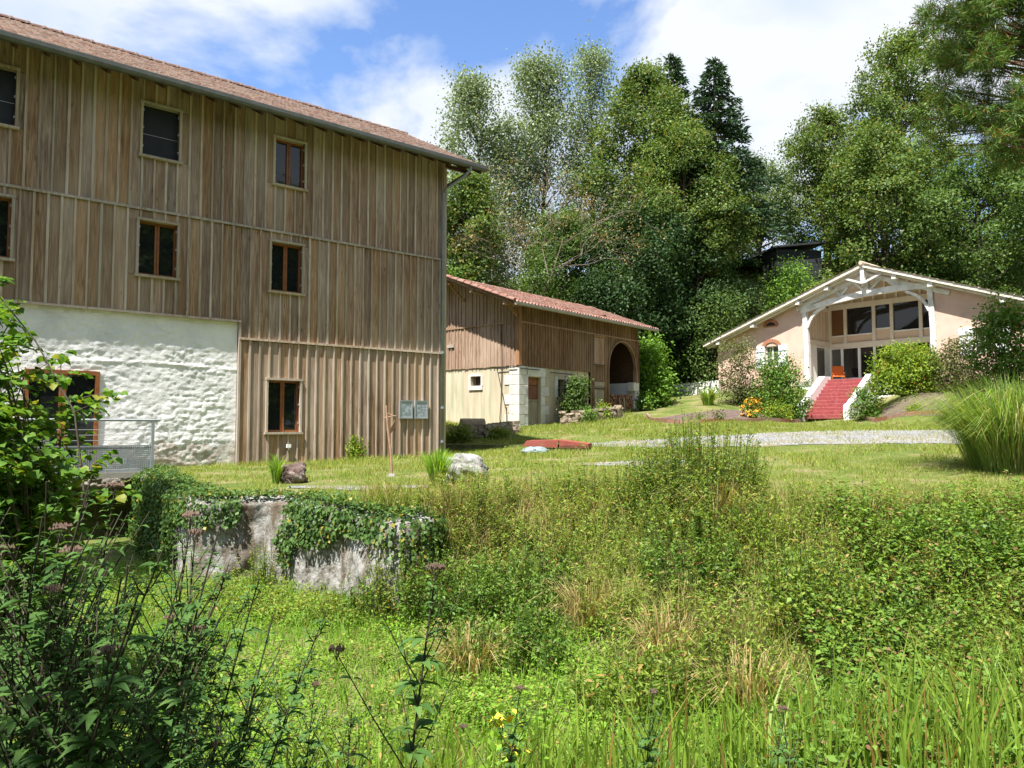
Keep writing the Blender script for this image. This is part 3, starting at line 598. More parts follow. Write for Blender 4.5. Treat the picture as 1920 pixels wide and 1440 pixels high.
# ------------------------------------------------------------------ second barn
K2 = 1.12; B2 = at(973, 800, 30.0*K2); P2 = R(50.0); Z2 = -.25
b2 = empty('arched_barn', (B2[0], B2[1], Z2*K2), P2, 'brown board-clad barn with cream rendered base, red tiled roof and arched cart opening', 'barn')
O2 = (0, 0, -Z2); b2.scale = (K2, K2, K2)
def p2(mb, n, m, smooth=False): return mb.build(n, m, b2, O2, smooth)
L2, W2 = 9.35, 7.1; AX0, AX1, AZS, AZT = 6.55, 9.06, 2.75, 4.05
# rendered base: gable side with a window opening, long side with door and window openings
def wall_with_holes(axis_, c0, c1, a0, a1, z0, z1, holes, name, mat):
    mb = MB(); xs_ = sorted({a0, a1}|{h[0] for h in holes}|{h[1] for h in holes}); zs_ = sorted({z0, z1}|{h[2] for h in holes}|{h[3] for h in holes})
    for i in range(len(xs_)-1):
        for j in range(len(zs_)-1):
            xm, zm = (xs_[i]+xs_[i+1])/2, (zs_[j]+zs_[j+1])/2
            if any(h[0] < xm < h[1] and h[2] < zm < h[3] for h in holes): continue
            if axis_ == 'y': mb.box(xs_[i], xs_[i+1], c0, c1, zs_[j], zs_[j+1])
            else: mb.box(c0, c1, xs_[i], xs_[i+1], zs_[j], zs_[j+1])
    return p2(mb, name, mat)
wall_with_holes('x', 0, .4, .4, W2, -.6, 2.45, [(2.06, 2.64, 1.68, 2.08)], 'gable_base', M['render'])
wall_with_holes('y', 0, .4, 0, 4.95, -.6, 2.45, [(.60, 1.42, -.3, 2.0), (2.63, 3.18, 1.22, 2.0)], 'long_base', M['render'])
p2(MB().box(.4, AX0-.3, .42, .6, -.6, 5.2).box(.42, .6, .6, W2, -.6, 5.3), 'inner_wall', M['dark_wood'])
p2(MB().box(2.63, 3.18, .30, .34, 1.22, 2.0), 'window_back', M['iron']); p2(MB().box(.30, .34, 2.06, 2.64, 1.68, 2.08), 'window_back', M['iron'])
p2(MB().box(-.05, .02, 1.96, 2.74, 1.50, 1.675).box(-.03, .02, 2.64, 2.76, 1.68, 2.14).box(-.03, .02, 1.94, 2.06, 1.68, 2.14).box(-.03, .02, 2.06, 2.64, 2.083, 2.18), 'stone_surround', M['ashlar'])
br = MB()
for i in range(4): br.tube([(.12, 2.16+i*.13, 1.68), (.12, 2.16+i*.13, 2.08)], .012, 5)
p2(br, 'window_bars', M['iron'])
# cladding
RH = 3.55
def roof2(y): return 4.86+.38*(y+.5) if y < RH else 4.86+.38*(W2+.5-y)
gc = MB(); y = 0.0; rr2 = random.Random(2)
while y < W2-.05:
    w = rr2.uniform(.15, .24); y1 = min(y+w, W2)
    for (za, zb) in ((2.42, 4.17), (4.23, roof2((y+y1)/2)-.02)):
        d_ = rr2.uniform(0, .015); gc.box(-.035-d_, -.005, y+.006, y1-.006, za+rr2.uniform(-.02, .02), zb)
        if rr2.random() < .8: gc.box(-.062-d_, -.034, y1-.024, y1+.024, za, zb)
    y = y1
o = p2(gc, 'gable_boards', M['board2']); o['kind'] = 'stuff'
def arch_z(x):
    t_ = (x-(AX0+AX1)/2)/((AX1-AX0)/2)
    return AZS+(AZT-AZS)*math.sqrt(max(0, 1-t_*t_)) if abs(t_) < 1 else None
lc = MB(); x = 0.0
while x < L2-.05:
    w = rr2.uniform(.13, .21); x1 = min(x+w, L2); xm = (x+x1)/2; az = arch_z(xm)
    bot = 2.42 if x < 4.95 else .1
    if x1 > AX1: bot = 2.12
    if az: bot = az-.03
    for (za, zb) in ((bot, 4.17), (max(4.23, bot), 5.02)):
        if zb-za < .06: continue
        d_ = rr2.uniform(0, .015); lc.box(x+.005, x1-.005, -.035-d_, -.005, za, zb)
        if rr2.random() < .85: lc.box(x1-.022, x1+.022, -.062-d_, -.034, za, zb)
    x = x1
o = p2(lc, 'long_side_boards', M['board2b']); o['kind'] = 'stuff'
p2(MB().box(-.09, -.005, -.09, W2, 4.165, 4.235).box(-.0, AX1+.3, -.09, -.005, 4.165, 4.235), 'rail', M['board2'])
p2(MB().box(-.075, .09, -.075, .09, 2.44, 5.0), 'corner_post', M['board2'])
tr = MB(); prev = None
for i in range(17):
    t_ = math.pi*i/16; q = ((AX0+AX1)/2-math.cos(t_)*(AX1-AX0)/2, AZS+math.sin(t_)*(AZT-AZS))
    if prev: tr.bar((prev[0], -.02, prev[1]), (q[0], -.02, q[1]), .16, .07, (0, 0, 1))
    prev = q
tr.box(AX0-.06, AX0+.02, -.1, .1, .1, AZS); tr.box(AX1-.02, AX1+.06, -.1, .1, 2.1, AZS); p2(tr, 'arch_trim', M['board2b'])
# cart recess
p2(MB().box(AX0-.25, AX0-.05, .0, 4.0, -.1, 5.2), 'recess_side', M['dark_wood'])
p2(MB().box(AX0-.05, L2, 2.6, 2.8, 2.15, 5.2), 'recess_back_boards', M['dark_wood']); p2(MB().box(AX0-.05, L2, 2.55, 2.8, -.1, 2.15), 'recess_back', M['white_paint'])  # upper back boards coloured dark to imitate the shade inside the recess
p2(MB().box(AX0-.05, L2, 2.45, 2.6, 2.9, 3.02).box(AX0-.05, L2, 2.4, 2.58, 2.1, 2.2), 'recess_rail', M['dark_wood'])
p2(MB().box(L2-.12, L2, .0, W2, 2.12, 5.0), 'end_wall', M['board2']); p2(MB().box(L2-.25, L2-.122, .05, W2-.1, 2.13, 5.0), 'recess_shade_lining', M['dark_wood']); p2(MB().box(L2-.28, L2+.02, .0, W2, -.3, 2.12), 'end_base', M['white_paint'])  # dark lining added inside the end wall, its colour standing for recess shade
for i, z_ in enumerate((.35, .80, 1.25, 1.70)):
    st3 = MB().box(AX1-.02-(.18 if i % 2 else 0), L2+.03, -.05, .35, z_, z_+.43).build('stone', M['ashlar'], b2, O2); bevel(st3, .015)
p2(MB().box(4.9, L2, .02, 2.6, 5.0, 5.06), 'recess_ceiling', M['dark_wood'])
# corner quoins and door jamb stones
for i in range(7):
    z_ = -.35+i*.40; w = .34 if i % 2 else .57
    bevel(MB().box(-.025, w, -.028, .3, z_+.006, z_+.394).build('stone', M['ashlar'], b2, O2), .012)
    if i % 2: bevel(MB().box(w+.012, .585, -.020, .3, z_+.006, z_+.394).build('stone', M['ashlar'], b2, O2), .012)
    bevel(MB().box(-.028, .20, .305, (.75 if i % 2 else .5), z_+.006, z_+.394).build('stone', M['ashlar'], b2, O2), .012)
for i in range(6):
    z_ = -.35+i*.395; w = .28 if i % 2 else .55
    bevel(MB().box(1.435, 1.435+w, -.024, .3, z_+.006, z_+.389).build('stone', M['ashlar'], b2, O2), .012)
bevel(MB().box(.45, 1.75, -.028, .3, 2.02, 2.40).build('lintel', M['ashlar'], b2, O2), .012)
for (xa, xb) in ((2.43, 2.625), (3.185, 3.40)): bevel(MB().box(xa, xb, -.025, .2, 1.2, 2.12).build('stone', M['ashlar'], b2, O2), .012)
dd = empty('door', (1.01, .14, -.3-Z2)); dd.parent = b2
for i in range(4): MB().box(-.40+i*.2, -.21+i*.2, 0, .04, 0, 1.30).build('plank', M['grey_plank'], dd)
for i in range(4): MB().box(-.40+i*.2, -.205+i*.2, .005, .04, 1.38, 1.95).build('plank', M['old_red_door'], dd)
MB().box(-.41, .41, -.03, .01, 1.30, 1.38).build('cross_rail', M['grey_plank'], dd); MB().box(-.41, .41, .0, .04, 1.97, 2.30).build('transom', M['frame'], dd)
d2 = empty('side_door', (5.72, -.06, .15-Z2)); d2.parent = b2
for i in range(4): MB().box(-.40+i*.2, -.205+i*.2, -.03, .0, 0, 1.65).build('plank', M['grey_plank'], d2)
MB().box(-.42, .42, -.05, .0, 1.66, 1.86).build('cross_rail', M['grey_plank'], d2); MB().box(-.42, .42, -.06, -.03, 1.52, 1.58).build('hinge', M['iron'], d2)
h2 = empty('hatch_door', (5.75, -.06, 2.75-Z2)); h2.parent = b2
for i in range(4): MB().box(-.42+i*.21, -.215+i*.21, -.025, .0, 0, 1.30).build('plank', M['board2'], h2)
MB().box(-.46, .46, -.05, .0, 1.32, 1.40).build('lintel', M['board2'], h2); MB().box(-.44, .44, -.05, -.025, .02, .06).build('hinge', M['iron'], h2)
p2(MB().tube([(-.02, -.10, 2.30), (1.25, -.10, 2.30)], .02, 6).tube([(2.0, -.10, 2.24), (3.6, -.10, 2.24)], .02, 6), 'iron_rail', M['iron'])
p2(MB().tube([(-.06, .86, 4.2), (-.06, .85, 2.4), (-.06, .9, 1.0), (-.08, .95, .3), (-.06, .9, -.2)], .018, 5), 'cable', M['iron'])
p2(MB().tube([(-.08, 1.1, 2.33), (-.08, .05, 2.36)], .016, 5).tube([(-.08, 1.1, 2.33), (-.10, .62, .7)], .016, 5).tube([(-.12, .55, .75), (-.12, .55, -.3)], .02, 5), 'iron_stay', M['iron'])
p2(MB().box(-.10, -.03, 3.58, 4.0, 3.38, 3.52), 'ledge_block', M['trim']); p2(MB().box(-.07, -.03, 3.62, 3.95, 3.30, 3.37), 'vent_slot', M['iron'])
# roof
RT = 4.74+.38*(RH+.55)
p2(MB().prism([(-.55, 4.74), (RH, RT), (RH, RT+.08), (-.55, 4.82)], 'x', -.95, L2+.9).prism([(RH, RT), (W2+.55, 4.74), (W2+.55, 4.82), (RH, RT+.08)], 'x', -.95, L2+.9), 'roof_deck', M['board2'])
c2_, s2_ = 1/math.hypot(1, .38), .38/math.hypot(1, .38)
tile_sheet('roof_tiles', -1.0, L2+.95, (RH+.55)/c2_+.1, .21, .36, prof_wave, lambda x, s, h: np.stack([x, -.62+s*c2_-h*s2_, 4.81+s*s2_+h*c2_], -1), M['tile2'], b2, O2, 6, .07, .03)
tile_sheet('roof_tiles', -1.0, L2+.95, (RH+.55)/c2_+.1, .42, .72, prof_wave, lambda x, s, h: np.stack([x, W2+.62-s*c2_+h*s2_, 4.81+s*s2_+h*c2_], -1), M['tile2'], b2, O2, 4, .07, .03)
vt = MB()
for i in range(11): vt.tube([(-.98, -.6+i*.385, 4.90+i*.385*.38), (-.98, -.6+i*.385+.42, 4.88+(i*.385+.42)*.38)], [.085, .07], 7)
o = p2(vt, 'verge_tiles', M['tile2']); o['kind'] = 'stuff'
p2(MB().prism([(-.60+a*.8, 4.78+b*.8) for a, b in gp], 'x', -.98, L2+.9), 'gutter', M['concrete'])
p2(MB().bar((-.9, 0, 5.05), (0, .0, 4.3), .07, .07).bar((-.9, 3.1, 6.0), (0, 3.0, 5.3), .07, .07), 'bracket', M['board2'])
for yy in (0.0, 1.8, 3.4): p2(MB().box(-.92, .1, yy-.07, yy+.07, roof2(yy)-.25, roof2(yy)-.06), 'purlin', M['board2'])
def c2w(x, y, z=0):
    c, s = math.cos(P2), math.sin(P2); return np.array([B2[0]+(x*c-y*s)*K2, B2[1]+(x*s+y*c)*K2, z])
# firewood stack in the cart opening
fw = empty('firewood_stack', c2w(7.8, .35, .66), P2, 'stack of split brown firewood in the arched cart opening', 'firewood', )
fm = MB(); rf = random.Random(8)
z_ = .06
while z_ < 1.05:
    x = -1.15
    while x < 1.05:
        r_ = rf.uniform(.045, .085); fm.tube([(x+rf.uniform(-.02, .02), -.45+rf.uniform(-.06, .06), z_), (x+rf.uniform(-.02, .02), .4, z_+rf.uniform(-.02, .02))], r_, 6); x += r_*2+.01
    z_ += .125
o = fm.build('logs', M['firewood'], fw); o['kind'] = 'stuff'
for xx in (-.5, -.05): MB().tube([(xx, -.62, -.05), (xx+.08, -.50, .85)], .04, 6).build('prop', M['grey_plank'], fw)

# ------------------------------------------------------------------ house
HA = at(1615, 494, 39.0); HP = R(-50.0); HZ0 = 1.6
hs = empty('pink_house', (HA[0], HA[1], HZ0), HP, 'low pink rendered house with white timber porch gable, big windows and red front steps', 'house')
OH = (0, 0, -HZ0)
def hp(mb, n, m, smooth=False): return mb.build(n, m, hs, OH, smooth)
def h2w(x, y, z=0):
    c, s = math.cos(HP), math.sin(HP); return np.array([HA[0]+x*c-y*s, HA[1]+x*s+y*c, z])
HT = HA[2]; SLL, SLR = .345, .378; XE = 9.95; HD = 8.0
def hroof(x): return HT-(-x*SLL if x < 0 else x*SLR)
for sgn, slp in ((-1, SLL), (1, SLR)):
    xa = sgn*XE
    poly = [(0, HT-.06), (xa, HT-.06-XE*slp), (xa, HT-.20-XE*slp), (0, HT-.20)]
    hp(MB().prism(poly, 'y', .03, HD), 'roof_deck', M['cream_timber'])
    hp(MB().prism([(0, HT-.02), (xa*1.005, HT-.02-XE*slp), (xa*1.005, HT-.19-XE*slp), (0, HT-.19)], 'y', -.03, .028), 'verge_board', M['cream_timber'])
    hp(MB().prism([(0, HT-.22), (xa*.995, HT-.22-XE*slp), (xa*.995, HT-.32-XE*slp), (0, HT-.32)], 'y', .28, .36), 'rafter', M['white_timber'])
    c_, s_ = 1/math.hypot(1, slp), slp/math.hypot(1, slp)
    tile_sheet('roof_tiles', -.08, HD, XE/c_+.15, .22, .38, prof_wave, (lambda sg, c_, s_, slp: lambda x, s, h: np.stack([sg*(XE+.12-s*c_+h*s_*0), x, HT-.05-(XE+.12)*slp+s*s_+h], -1))(sgn, c_, s_, slp), M['tile3'], hs, OH, 6, .06, .025)
hp(MB().tube([(0, -.1, HT+.02), (0, HD, HT+.02)], .11, 10), 'ridge_tiles', M['tile3'])
YW = .6
def wallpoly(x0, x1, zb): return [(x0, zb), (x1, zb), (x1, hroof(x1)-.18), (x0, hroof(x0)-.18)]
# left and right rendered walls, window openings as thin insets
WL = (-6.07, -5.23, 3.45, 4.66)
def gable_wall(x0, x1, zb, hole):
    mb = MB()
    if hole:
        a, b, c, d = hole; mb.prism(wallpoly(x0, a, zb), 'y', YW, YW+.3); mb.prism(wallpoly(b, x1, zb), 'y', YW, YW+.3)
        mb.prism([(a, zb), (b, zb), (b, c), (a, c)], 'y', YW, YW+.3); mb.prism([(a, d), (b, d), (b, hroof(b)-.18), (a, hroof(a)-.18)], 'y', YW, YW+.3)
    else: mb.prism(wallpoly(x0, x1, zb), 'y', YW, YW+.3)
    return mb
hp(gable_wall(-9.35, -3.66, .8, WL), 'wall', M['pink']); hp(gable_wall(3.28, 9.35, .8, (5.0, 5.9, 3.4, 4.68)), 'wall', M['pink'])
hp(MB().box(-9.35, -9.05, YW+.3, HD, .5, hroof(-9.3)-.15).box(9.05, 9.35, YW+.3, HD, .5, hroof(9.3)-.15), 'side_wall', M['pink'])
hp(MB().prism([(-9.3, .5), (9.3, .5), (9.3, hroof(9.3)-.2), (0, HT-.25), (-9.3, hroof(-9.3)-.2)], 'y', HD-.3, HD-.05), 'back_wall', M['pink'])
def hwin(a, b, c, d, y, arch):
    w = empty('window', (a, y, c-HZ0)); w.parent = hs; W_, H_ = b-a, d-c
    MB().box(0, .05, 0, .06, 0, H_).box(W_-.05, W_, 0, .06, 0, H_).box(.05, W_-.05, 0, .06, H_-.05, H_).box(.05, W_-.05, 0, .06, 0, .05).box(W_/2-.03, W_/2+.03, 0, .06, .05, H_-.05).box(.05, W_-.05, .01, .05, H_*.42, H_*.42+.03).build('frame', M['white_paint'], w)
    MB().box(.05, W_/2-.03, .03, .045, .05, H_-.05).build('pane', M['glass_grey'], w); MB().box(W_/2+.03, W_-.05, .03, .045, .05, H_-.05).build('pane', M['glass_grey'], w)
    return w
hwin(*WL, YW+.12, True); hwin(5.0, 5.9, 3.4, 4.68, YW+.12, False)
for (xa, xb, zc, zd) in ((-5.20, -4.66, 3.42, 4.68), (-6.66, -6.10, 3.42, 4.68), (4.35, 4.97, 3.36, 4.70), (5.93, 6.5, 3.36, 4.70)):
    s_ = empty('shutter', (xa, YW-.05, zc-HZ0)); s_.parent = hs
    MB().box(0, xb-xa, 0, .04, 0, zd-zc).build('leaf', M['shutter'], s_); MB().box(.02, xb-xa-.02, -.02, .0, (zd-zc)*.72, (zd-zc)*.72+.05).box(.02, xb-xa-.02, -.02, .0, .2, .25).build('batten', M['blue_grey'], s_)
# brick arch over the left window and the oculus
for (cx_, cz_, rx_, rz2, n_b, a0_, a1_) in ((-5.65, 4.66, .62, .42, 9, .02, .98), (-5.68, 5.86, .50, .40, 11, 0, 1)):
    for i in range(n_b):
        t0 = math.pi*(a0_+(a1_-a0_)*(i+.04)/n_b); t1 = math.pi*(a0_+(a1_-a0_)*(i+.96)/n_b)
        q = [(cx_-math.cos(t0)*rx_*.62, cz_+math.sin(t0)*rz2*.55), (cx_-math.cos(t1)*rx_*.62, cz_+math.sin(t1)*rz2*.55), (cx_-math.cos(t1)*rx_, cz_+math.sin(t1)*rz2), (cx_-math.cos(t0)*rx_, cz_+math.sin(t0)*rz2)]
        hp(MB().prism(q, 'y', YW-.05, YW+.1), 'brick', M['brick'])
hp(MB().prism([(-5.68-math.cos(math.pi*i/10)*.30, 5.87+math.sin(math.pi*i/10)*.21) for i in range(11)], 'y', YW-.012, YW+.05), 'oculus', M['screen'])
hp(MB().box(-6.12, -5.24, YW-.03, YW+.05, 5.79, 5.86), 'oculus_sill', M['brick'])
# porch timber
def post(xb, xt, zb, zt, y, w0, w1):
    m = MB(); n = 7
    for i in range(n-1):
        t0, t1 = i/(n-1), (i+1)/(n-1); j = lambda t: xb+(xt-xb)*t+.05*math.sin(t*3.2)
        m.bar((j(t0), y, zb+(zt-zb)*t0), (j(t1), y, zb+(zt-zb)*t1+.01), w0+(w1-w0)*t0, w0+(w1-w0)*t0, (0, 1, 0), w0+(w1-w0)*t1, w0+(w1-w0)*t1)
    return m
bevel(hp(post(-3.45, -3.58, 2.3, 7.05, YW+.02, .29, .25), 'post', M['white_timber']), .02); bevel(hp(post(3.22, 3.10, 2.3, 6.98, YW+.02, .29, .25), 'post', M['white_timber']), .02)
bm = MB(); pts = [(-3.75, 6.50), (-2.2, 6.80), (-.2, 7.03), (1.6, 7.08), (3.3, 6.98)]
for i in range(4): bm.bar((pts[i][0]-.01, YW, pts[i][1]), (pts[i+1][0]+.01, YW, pts[i+1][1]), .26, .31 if i in (1, 2) else .29)
hp(bm, 'tie_beam', M['white_timber'])
def brace(p0, p1, bow, y, w=.14):
    m = MB(); pr = None
    for i in range(6):
        t_ = i/5; q = (p0[0]+(p1[0]-p0[0])*t_-bow*math.sin(math.pi*t_)*np.sign(p1[0]-p0[0]), y, p0[1]+(p1[1]-p0[1])*t_+bow*math.sin(math.pi*t_))
        if pr: m.bar(pr, q, w, w, (0, 1, 0))
        pr = q
    return m
hp(brace((-3.38, 5.55), (-2.35, 6.62), .14, YW), 'brace', M['white_timber']); hp(brace((3.05, 5.75), (1.95, 6.85), .14, YW), 'brace', M['white_timber'])
hp(MB().bar((0, YW, 7.0), (0, YW, HT-.3), .2, .2, (0, 1, 0)), 'king_post', M['white_timber'])
for xa, xb, za, zb in ((-.12, -.75, 7.15, 7.75), (.12, .75, 7.15, 7.75), (-1.35, -1.75, 6.95, 7.45), (-1.5, -1.05, 7.0, 7.5), (1.35, 1.75, 7.15, 7.5), (1.5, 1.05, 7.15, 7.55)):
    hp(MB().bar((xa, YW+.02, za), (xb, YW+.02, zb), .13, .13, (0, 1, 0)), 'strut', M['white_timber'])
for sgn, slp in ((-1, SLL), (1, SLR)): hp(MB().bar((0, YW+.02, HT-.55), (sgn*4.0, YW+.02, HT-.55-4.0*slp), .18, .22), 'principal_rafter', M['white_timber'])
hp(MB().box(-.10, .10, .03, .23, HT-1.05, HT-.16), 'front_king_post', M['white_timber'])
for sgn in (-1, 1): hp(MB().bar((sgn*.08, .13, HT-1.0), (sgn*.95, .13, HT-.66), .10, .10, (0, 1, 0)), 'front_strut', M['white_timber'])
hp(MB().tube([(0, .13, HT-1.04), (0, .13, HT-1.16)], [.09, .05], 6), 'pendant', M['white_timber'])
for xx in (-9.0, -6.6, -3.7, -2.0, 1.6, 3.3, 6.4, 8.8):
    zz = hroof(xx)-.33; hp(MB().box(xx-.12, xx+.12, .05, YW+.15, zz-.11, zz+.11), 'purlin', M['white_timber'])
hp(MB().box(-.1, .1, .2, 3.6, HT-.50, HT-.26), 'purlin', M['white_timber'])
# recess: side walls, glazed back wall, ceiling is the open roof
YB = 3.5
hp(MB().box(-3.75, -3.62, YW+.3, YB, 4.72, 6.75), 'recess_wall', M['pink_panel']); hp(MB().box(3.20, 3.33, YW+.3, YB, 2.3, 6.9), 'recess_wall', M['pink_panel'])
for i in range(7): hp(MB().box(-3.62, -3.59, YW+.35+i*.32, YW+.41+i*.32, 4.95, 6.7), 'cover_strip', M['cream_timber'])
hp(MB().box(-3.72, -3.54, YW+.2, YB, 4.62, 4.92), 'recess_beam', M['cream_timber']); hp(MB().box(-3.72, -3.54, YW+.2, YB, 6.72, 6.92), 'recess_beam', M['cream_timber'])
sd = empty('side_door', (-3.66, 1.9, 2.45-HZ0)); sd.parent = hs
MB().box(0, .06, 0, .08, 0, 2.15).box(0, .06, 1.02, 1.1, 0, 2.15).box(0, .06, .08, 1.02, 2.07, 2.15).build('frame', M['white_paint'], sd); MB().box(.015, .03, .08, 1.02, .0, 2.07).build('pane', M['glass_grey'], sd)
hp(MB().box(-3.72, -3.6, YW+.3, 1.88, 2.3, 4.62).box(-3.72, -3.6, 3.02, YB, 2.3, 4.62), 'recess_wall', M['white_paint'])
hp(MB().prism([(-3.7, 2.2), (3.3, 2.2), (3.3, hroof(3.3)-.2), (0, HT-.2), (-3.7, hroof(-3.7)-.2)], 'y', YB+.09, YB+.3), 'glazed_wall_core', M['pink_panel'])
hp(MB().box(-3.62, 3.2, YB-.09, YB+.12, 6.78, 7.08), 'top_beam', M['cream_timber']); hp(MB().box(-3.62, 3.2, YB-.09, YB+.12, 4.46, 4.78), 'mid_beam', M['cream_timber'])
for i in range(10): hp(MB().box(-2.9+i*.62, -2.78+i*.62, YB-.03, YB+.1, 7.08, hroof(-2.84+i*.62)-.24), 'stud', M['cream_timber'])
cols_ = [-3.55, -2.62, -.98, .0, 1.52, 3.1]
for c_ in cols_: hp(MB().box(c_-.09, c_+.09, YB-.07, YB+.12, 4.78, 6.78), 'stud', M['cream_timber'])
mats_ = ['glass_brown', 'glass', 'glass', 'glass', 'glass']
for i in range(5):
    a, b = cols_[i]+.09, cols_[i+1]-.09
    w = empty('porch_window', (a, YB, 5.26-HZ0)); w.parent = hs
    z0_ = .22 if i == 2 else 0
    MB().box(0, b-a, -.03, .08, z0_-.07, z0_).build('sill', M['white_paint'], w)
    MB().box(0, b-a, .03, .05, z0_, 1.52).build('pane', M[mats_[i]], w)
    hp(MB().box(a, b, YB+.02, YB+.085, 4.78, 5.26+z0_-.07), 'panel', M['pink_panel'])
lows = [-3.55, -2.85, -1.85, -.98, 0, 1.0, 2.0, 3.1]
for c_ in lows: hp(MB().box(c_-.07, c_+.07, YB-.05, YB+.12, 2.4, 4.46), 'stud', M['white_paint'])
for i in range(7):
    a, b = lows[i]+.07, lows[i+1]-.07
    w = empty('porch_window', (a, YB, 2.62-HZ0)); w.parent = hs
    MB().box(0, b-a, -.02, .08, 0, .14).build('sill', M['white_paint'], w); MB().box(0, b-a, .03, .05, .14, 1.84).build('pane', M['glass_grey' if i in (0, 4) else 'glass'], w)
# floor, steps, cheek walls
hp(MB().box(-3.7, 3.3, -.42, YB+.1, 2.2, 2.44), 'porch_floor', M['concrete']); hp(MB().box(-3.7, 3.3, -.38, YW+.3, .4, 2.2), 'porch_base', M['white_paint'])
NS = 11; zt, zb_ = 2.44, .36; rise = (zt-zb_)/NS; SX0, SX1 = -1.62, .55
for i in range(NS):
    z1_ = zt-rise*i; yf = -.5-.245*i
    o = hp(MB().box(SX0, SX1, yf-.245, -.40, z1_-rise-.03, z1_-(.002 if i else 0.006)), 'step', M['red_step']); bevel(o, .015)
for (xa, xb) in ((SX0-.34, SX0), (SX1, SX1+.3)):
    prof = [(-.38, 2.62), (-.38, .2), (-3.5, .2), (-3.5, .98), (-3.15, 1.12), (-1.0, 2.62)]
    hp(MB().prism(prof, 'x', xa, xb), 'cheek_wall', M['white_paint'])
ch = empty('armchair', h2w(-2.55, 2.3, 2.44), HP+R(30), 'orange sling armchair on the porch beside the glazed wall', 'armchair')
MB().bar((0, .25, .95), (0, -.05, .36), .62, .05).build('backrest', M['orange'], ch); MB().bar((0, -.05, .36), (0, -.75, .32), .62, .06).build('seat', M['orange'], ch)
for xx in (-.3, .3):
    MB().bar((xx, -.6, .34), (xx, -.55, 0), .04, .04).bar((xx, -.02, .36), (xx, .22, 0), .04, .04).build('leg', M['orange'], ch)
    MB().bar((xx, .02, .55), (xx, -.6, .50), .05, .04).build('armrest', M['orange'], ch)
# white garden wall beside the house
q = h2w(-11.2, .6, 0); gw = empty('garden_wall', (q[0], q[1], 1.45), HP, 'low white garden wall running left from the pink house', 'wall')
MB().prism([(-1.7, -.5), (2.2, -.5), (2.2, 1.40), (-1.7, 1.25)], 'y', 0, .3).build('wall_body', M['white_paint'], gw); MB().box(-1.1, -.95, -.01, 0, .8, .86).build('vent', M['iron'], gw)
# dark shed and hut roofs on the hill
for (px0, px1, pt, pb, Y, lab, nm) in ((1452, 1545, 468, 560, 55, 'dark board shed on the wooded hill above the pink house', 'shed'), (1300, 1365, 518, 545, 66, 'small dark hut on the hill under the tree trunks', 'hut')):
    a = at(px0, pt, Y); b = at(px1, pb, Y); zg = gz((a[0]+b[0])/2, Y); s_ = empty(nm, ((a[0]+b[0])/2, Y, zg), 0.15, lab, 'shed'); w = (b[0]-a[0])/2; h = a[2]-zg
    MB().box(-w, w, 0, 4, -1, h).build('wall', M['black_shed'], s_); MB().prism([(-w-.3, h), (w+.3, h+.5), (w+.3, h+.62), (-w-.3, h+.12)], 'y', -.4, 4.4).build('roof', M['black_shed'], s_)
    for i in range(int(h/.3)): MB().box(-w, w, -.03, 0, i*.3, i*.3+.27).build('board', M['black_shed'], s_)


# ------------------------------------------------------------------ vegetation builders
def unit(v): return v/np.maximum(np.linalg.norm(v, axis=-1, keepdims=True), 1e-9)
def rdir(r, n): return unit(r.normal(size=(n, 3)))
def leaf_quads(C, A, N, L, W, fold=.12):
    """diamond leaves folded along the midrib"""
    n = len(C); A = unit(A); S = unit(np.cross(A, N)); N = np.cross(S, A); L = np.broadcast_to(L, (n,))[:, None]; W = np.broadcast_to(W, (n,))[:, None]
    m = C+A*L*.45+N*(W*fold)
    V = np.stack([C, m+S*W*.5, C+A*L-N*L*.06, m-S*W*.5], 1).reshape(-1, 3)
    F_ = np.arange(n*4).reshape(n, 4); return V, F_
def blades(C, H, W, lean, r, tri=False, curve=.5):
    """grass blades: bases C, heights H, widths W, lean = horizontal tip offset as a fraction of H"""
    n = len(C); a = r.uniform(0, 2*np.pi, n); d = np.stack([np.cos(a), np.sin(a), 0*a], -1); b = r.uniform(0, 2*np.pi, n); s = np.stack([np.cos(b), np.sin(b), 0*b], -1)
    H = np.broadcast_to(H, (n,))[:, None]; W = np.broadcast_to(W, (n,))[:, None]; lean = np.broadcast_to(lean, (n,))[:, None]
    up = np.array([0, 0, 1.0]); tip = C+up*H*np.sqrt(np.maximum(.15, 1-lean**2*.6))+d*H*lean
    if tri:
        V = np.stack([C-s*W/2, C+s*W/2, tip], 1).reshape(-1, 3); return V, [np.arange(n*3).reshape(n, 3)]
    mid = C+up*H*.58+d*H*lean*curve*.6
    V = np.stack([C-s*W/2, C+s*W/2, mid+s*W*.42, mid-s*W*.42, tip], 1).reshape(-1, 3); k = np.arange(n)[:, None]*5
    return V, [k+np.array([[0, 1, 2, 3]]), k+np.array([[3, 2, 4]])]
def join(parts):
    """[(V,[F..]),..] -> one V and faces grouped by size"""
    Vs = []; Fd = {}; o = 0
    for V, F_ in parts:
        for f in (F_ if isinstance(F_, list) else [F_]): Fd.setdefault(f.shape[1], []).append(f+o)
        Vs.append(V); o += len(V)
    return np.concatenate(Vs), [np.concatenate(f) for f in Fd.values()]
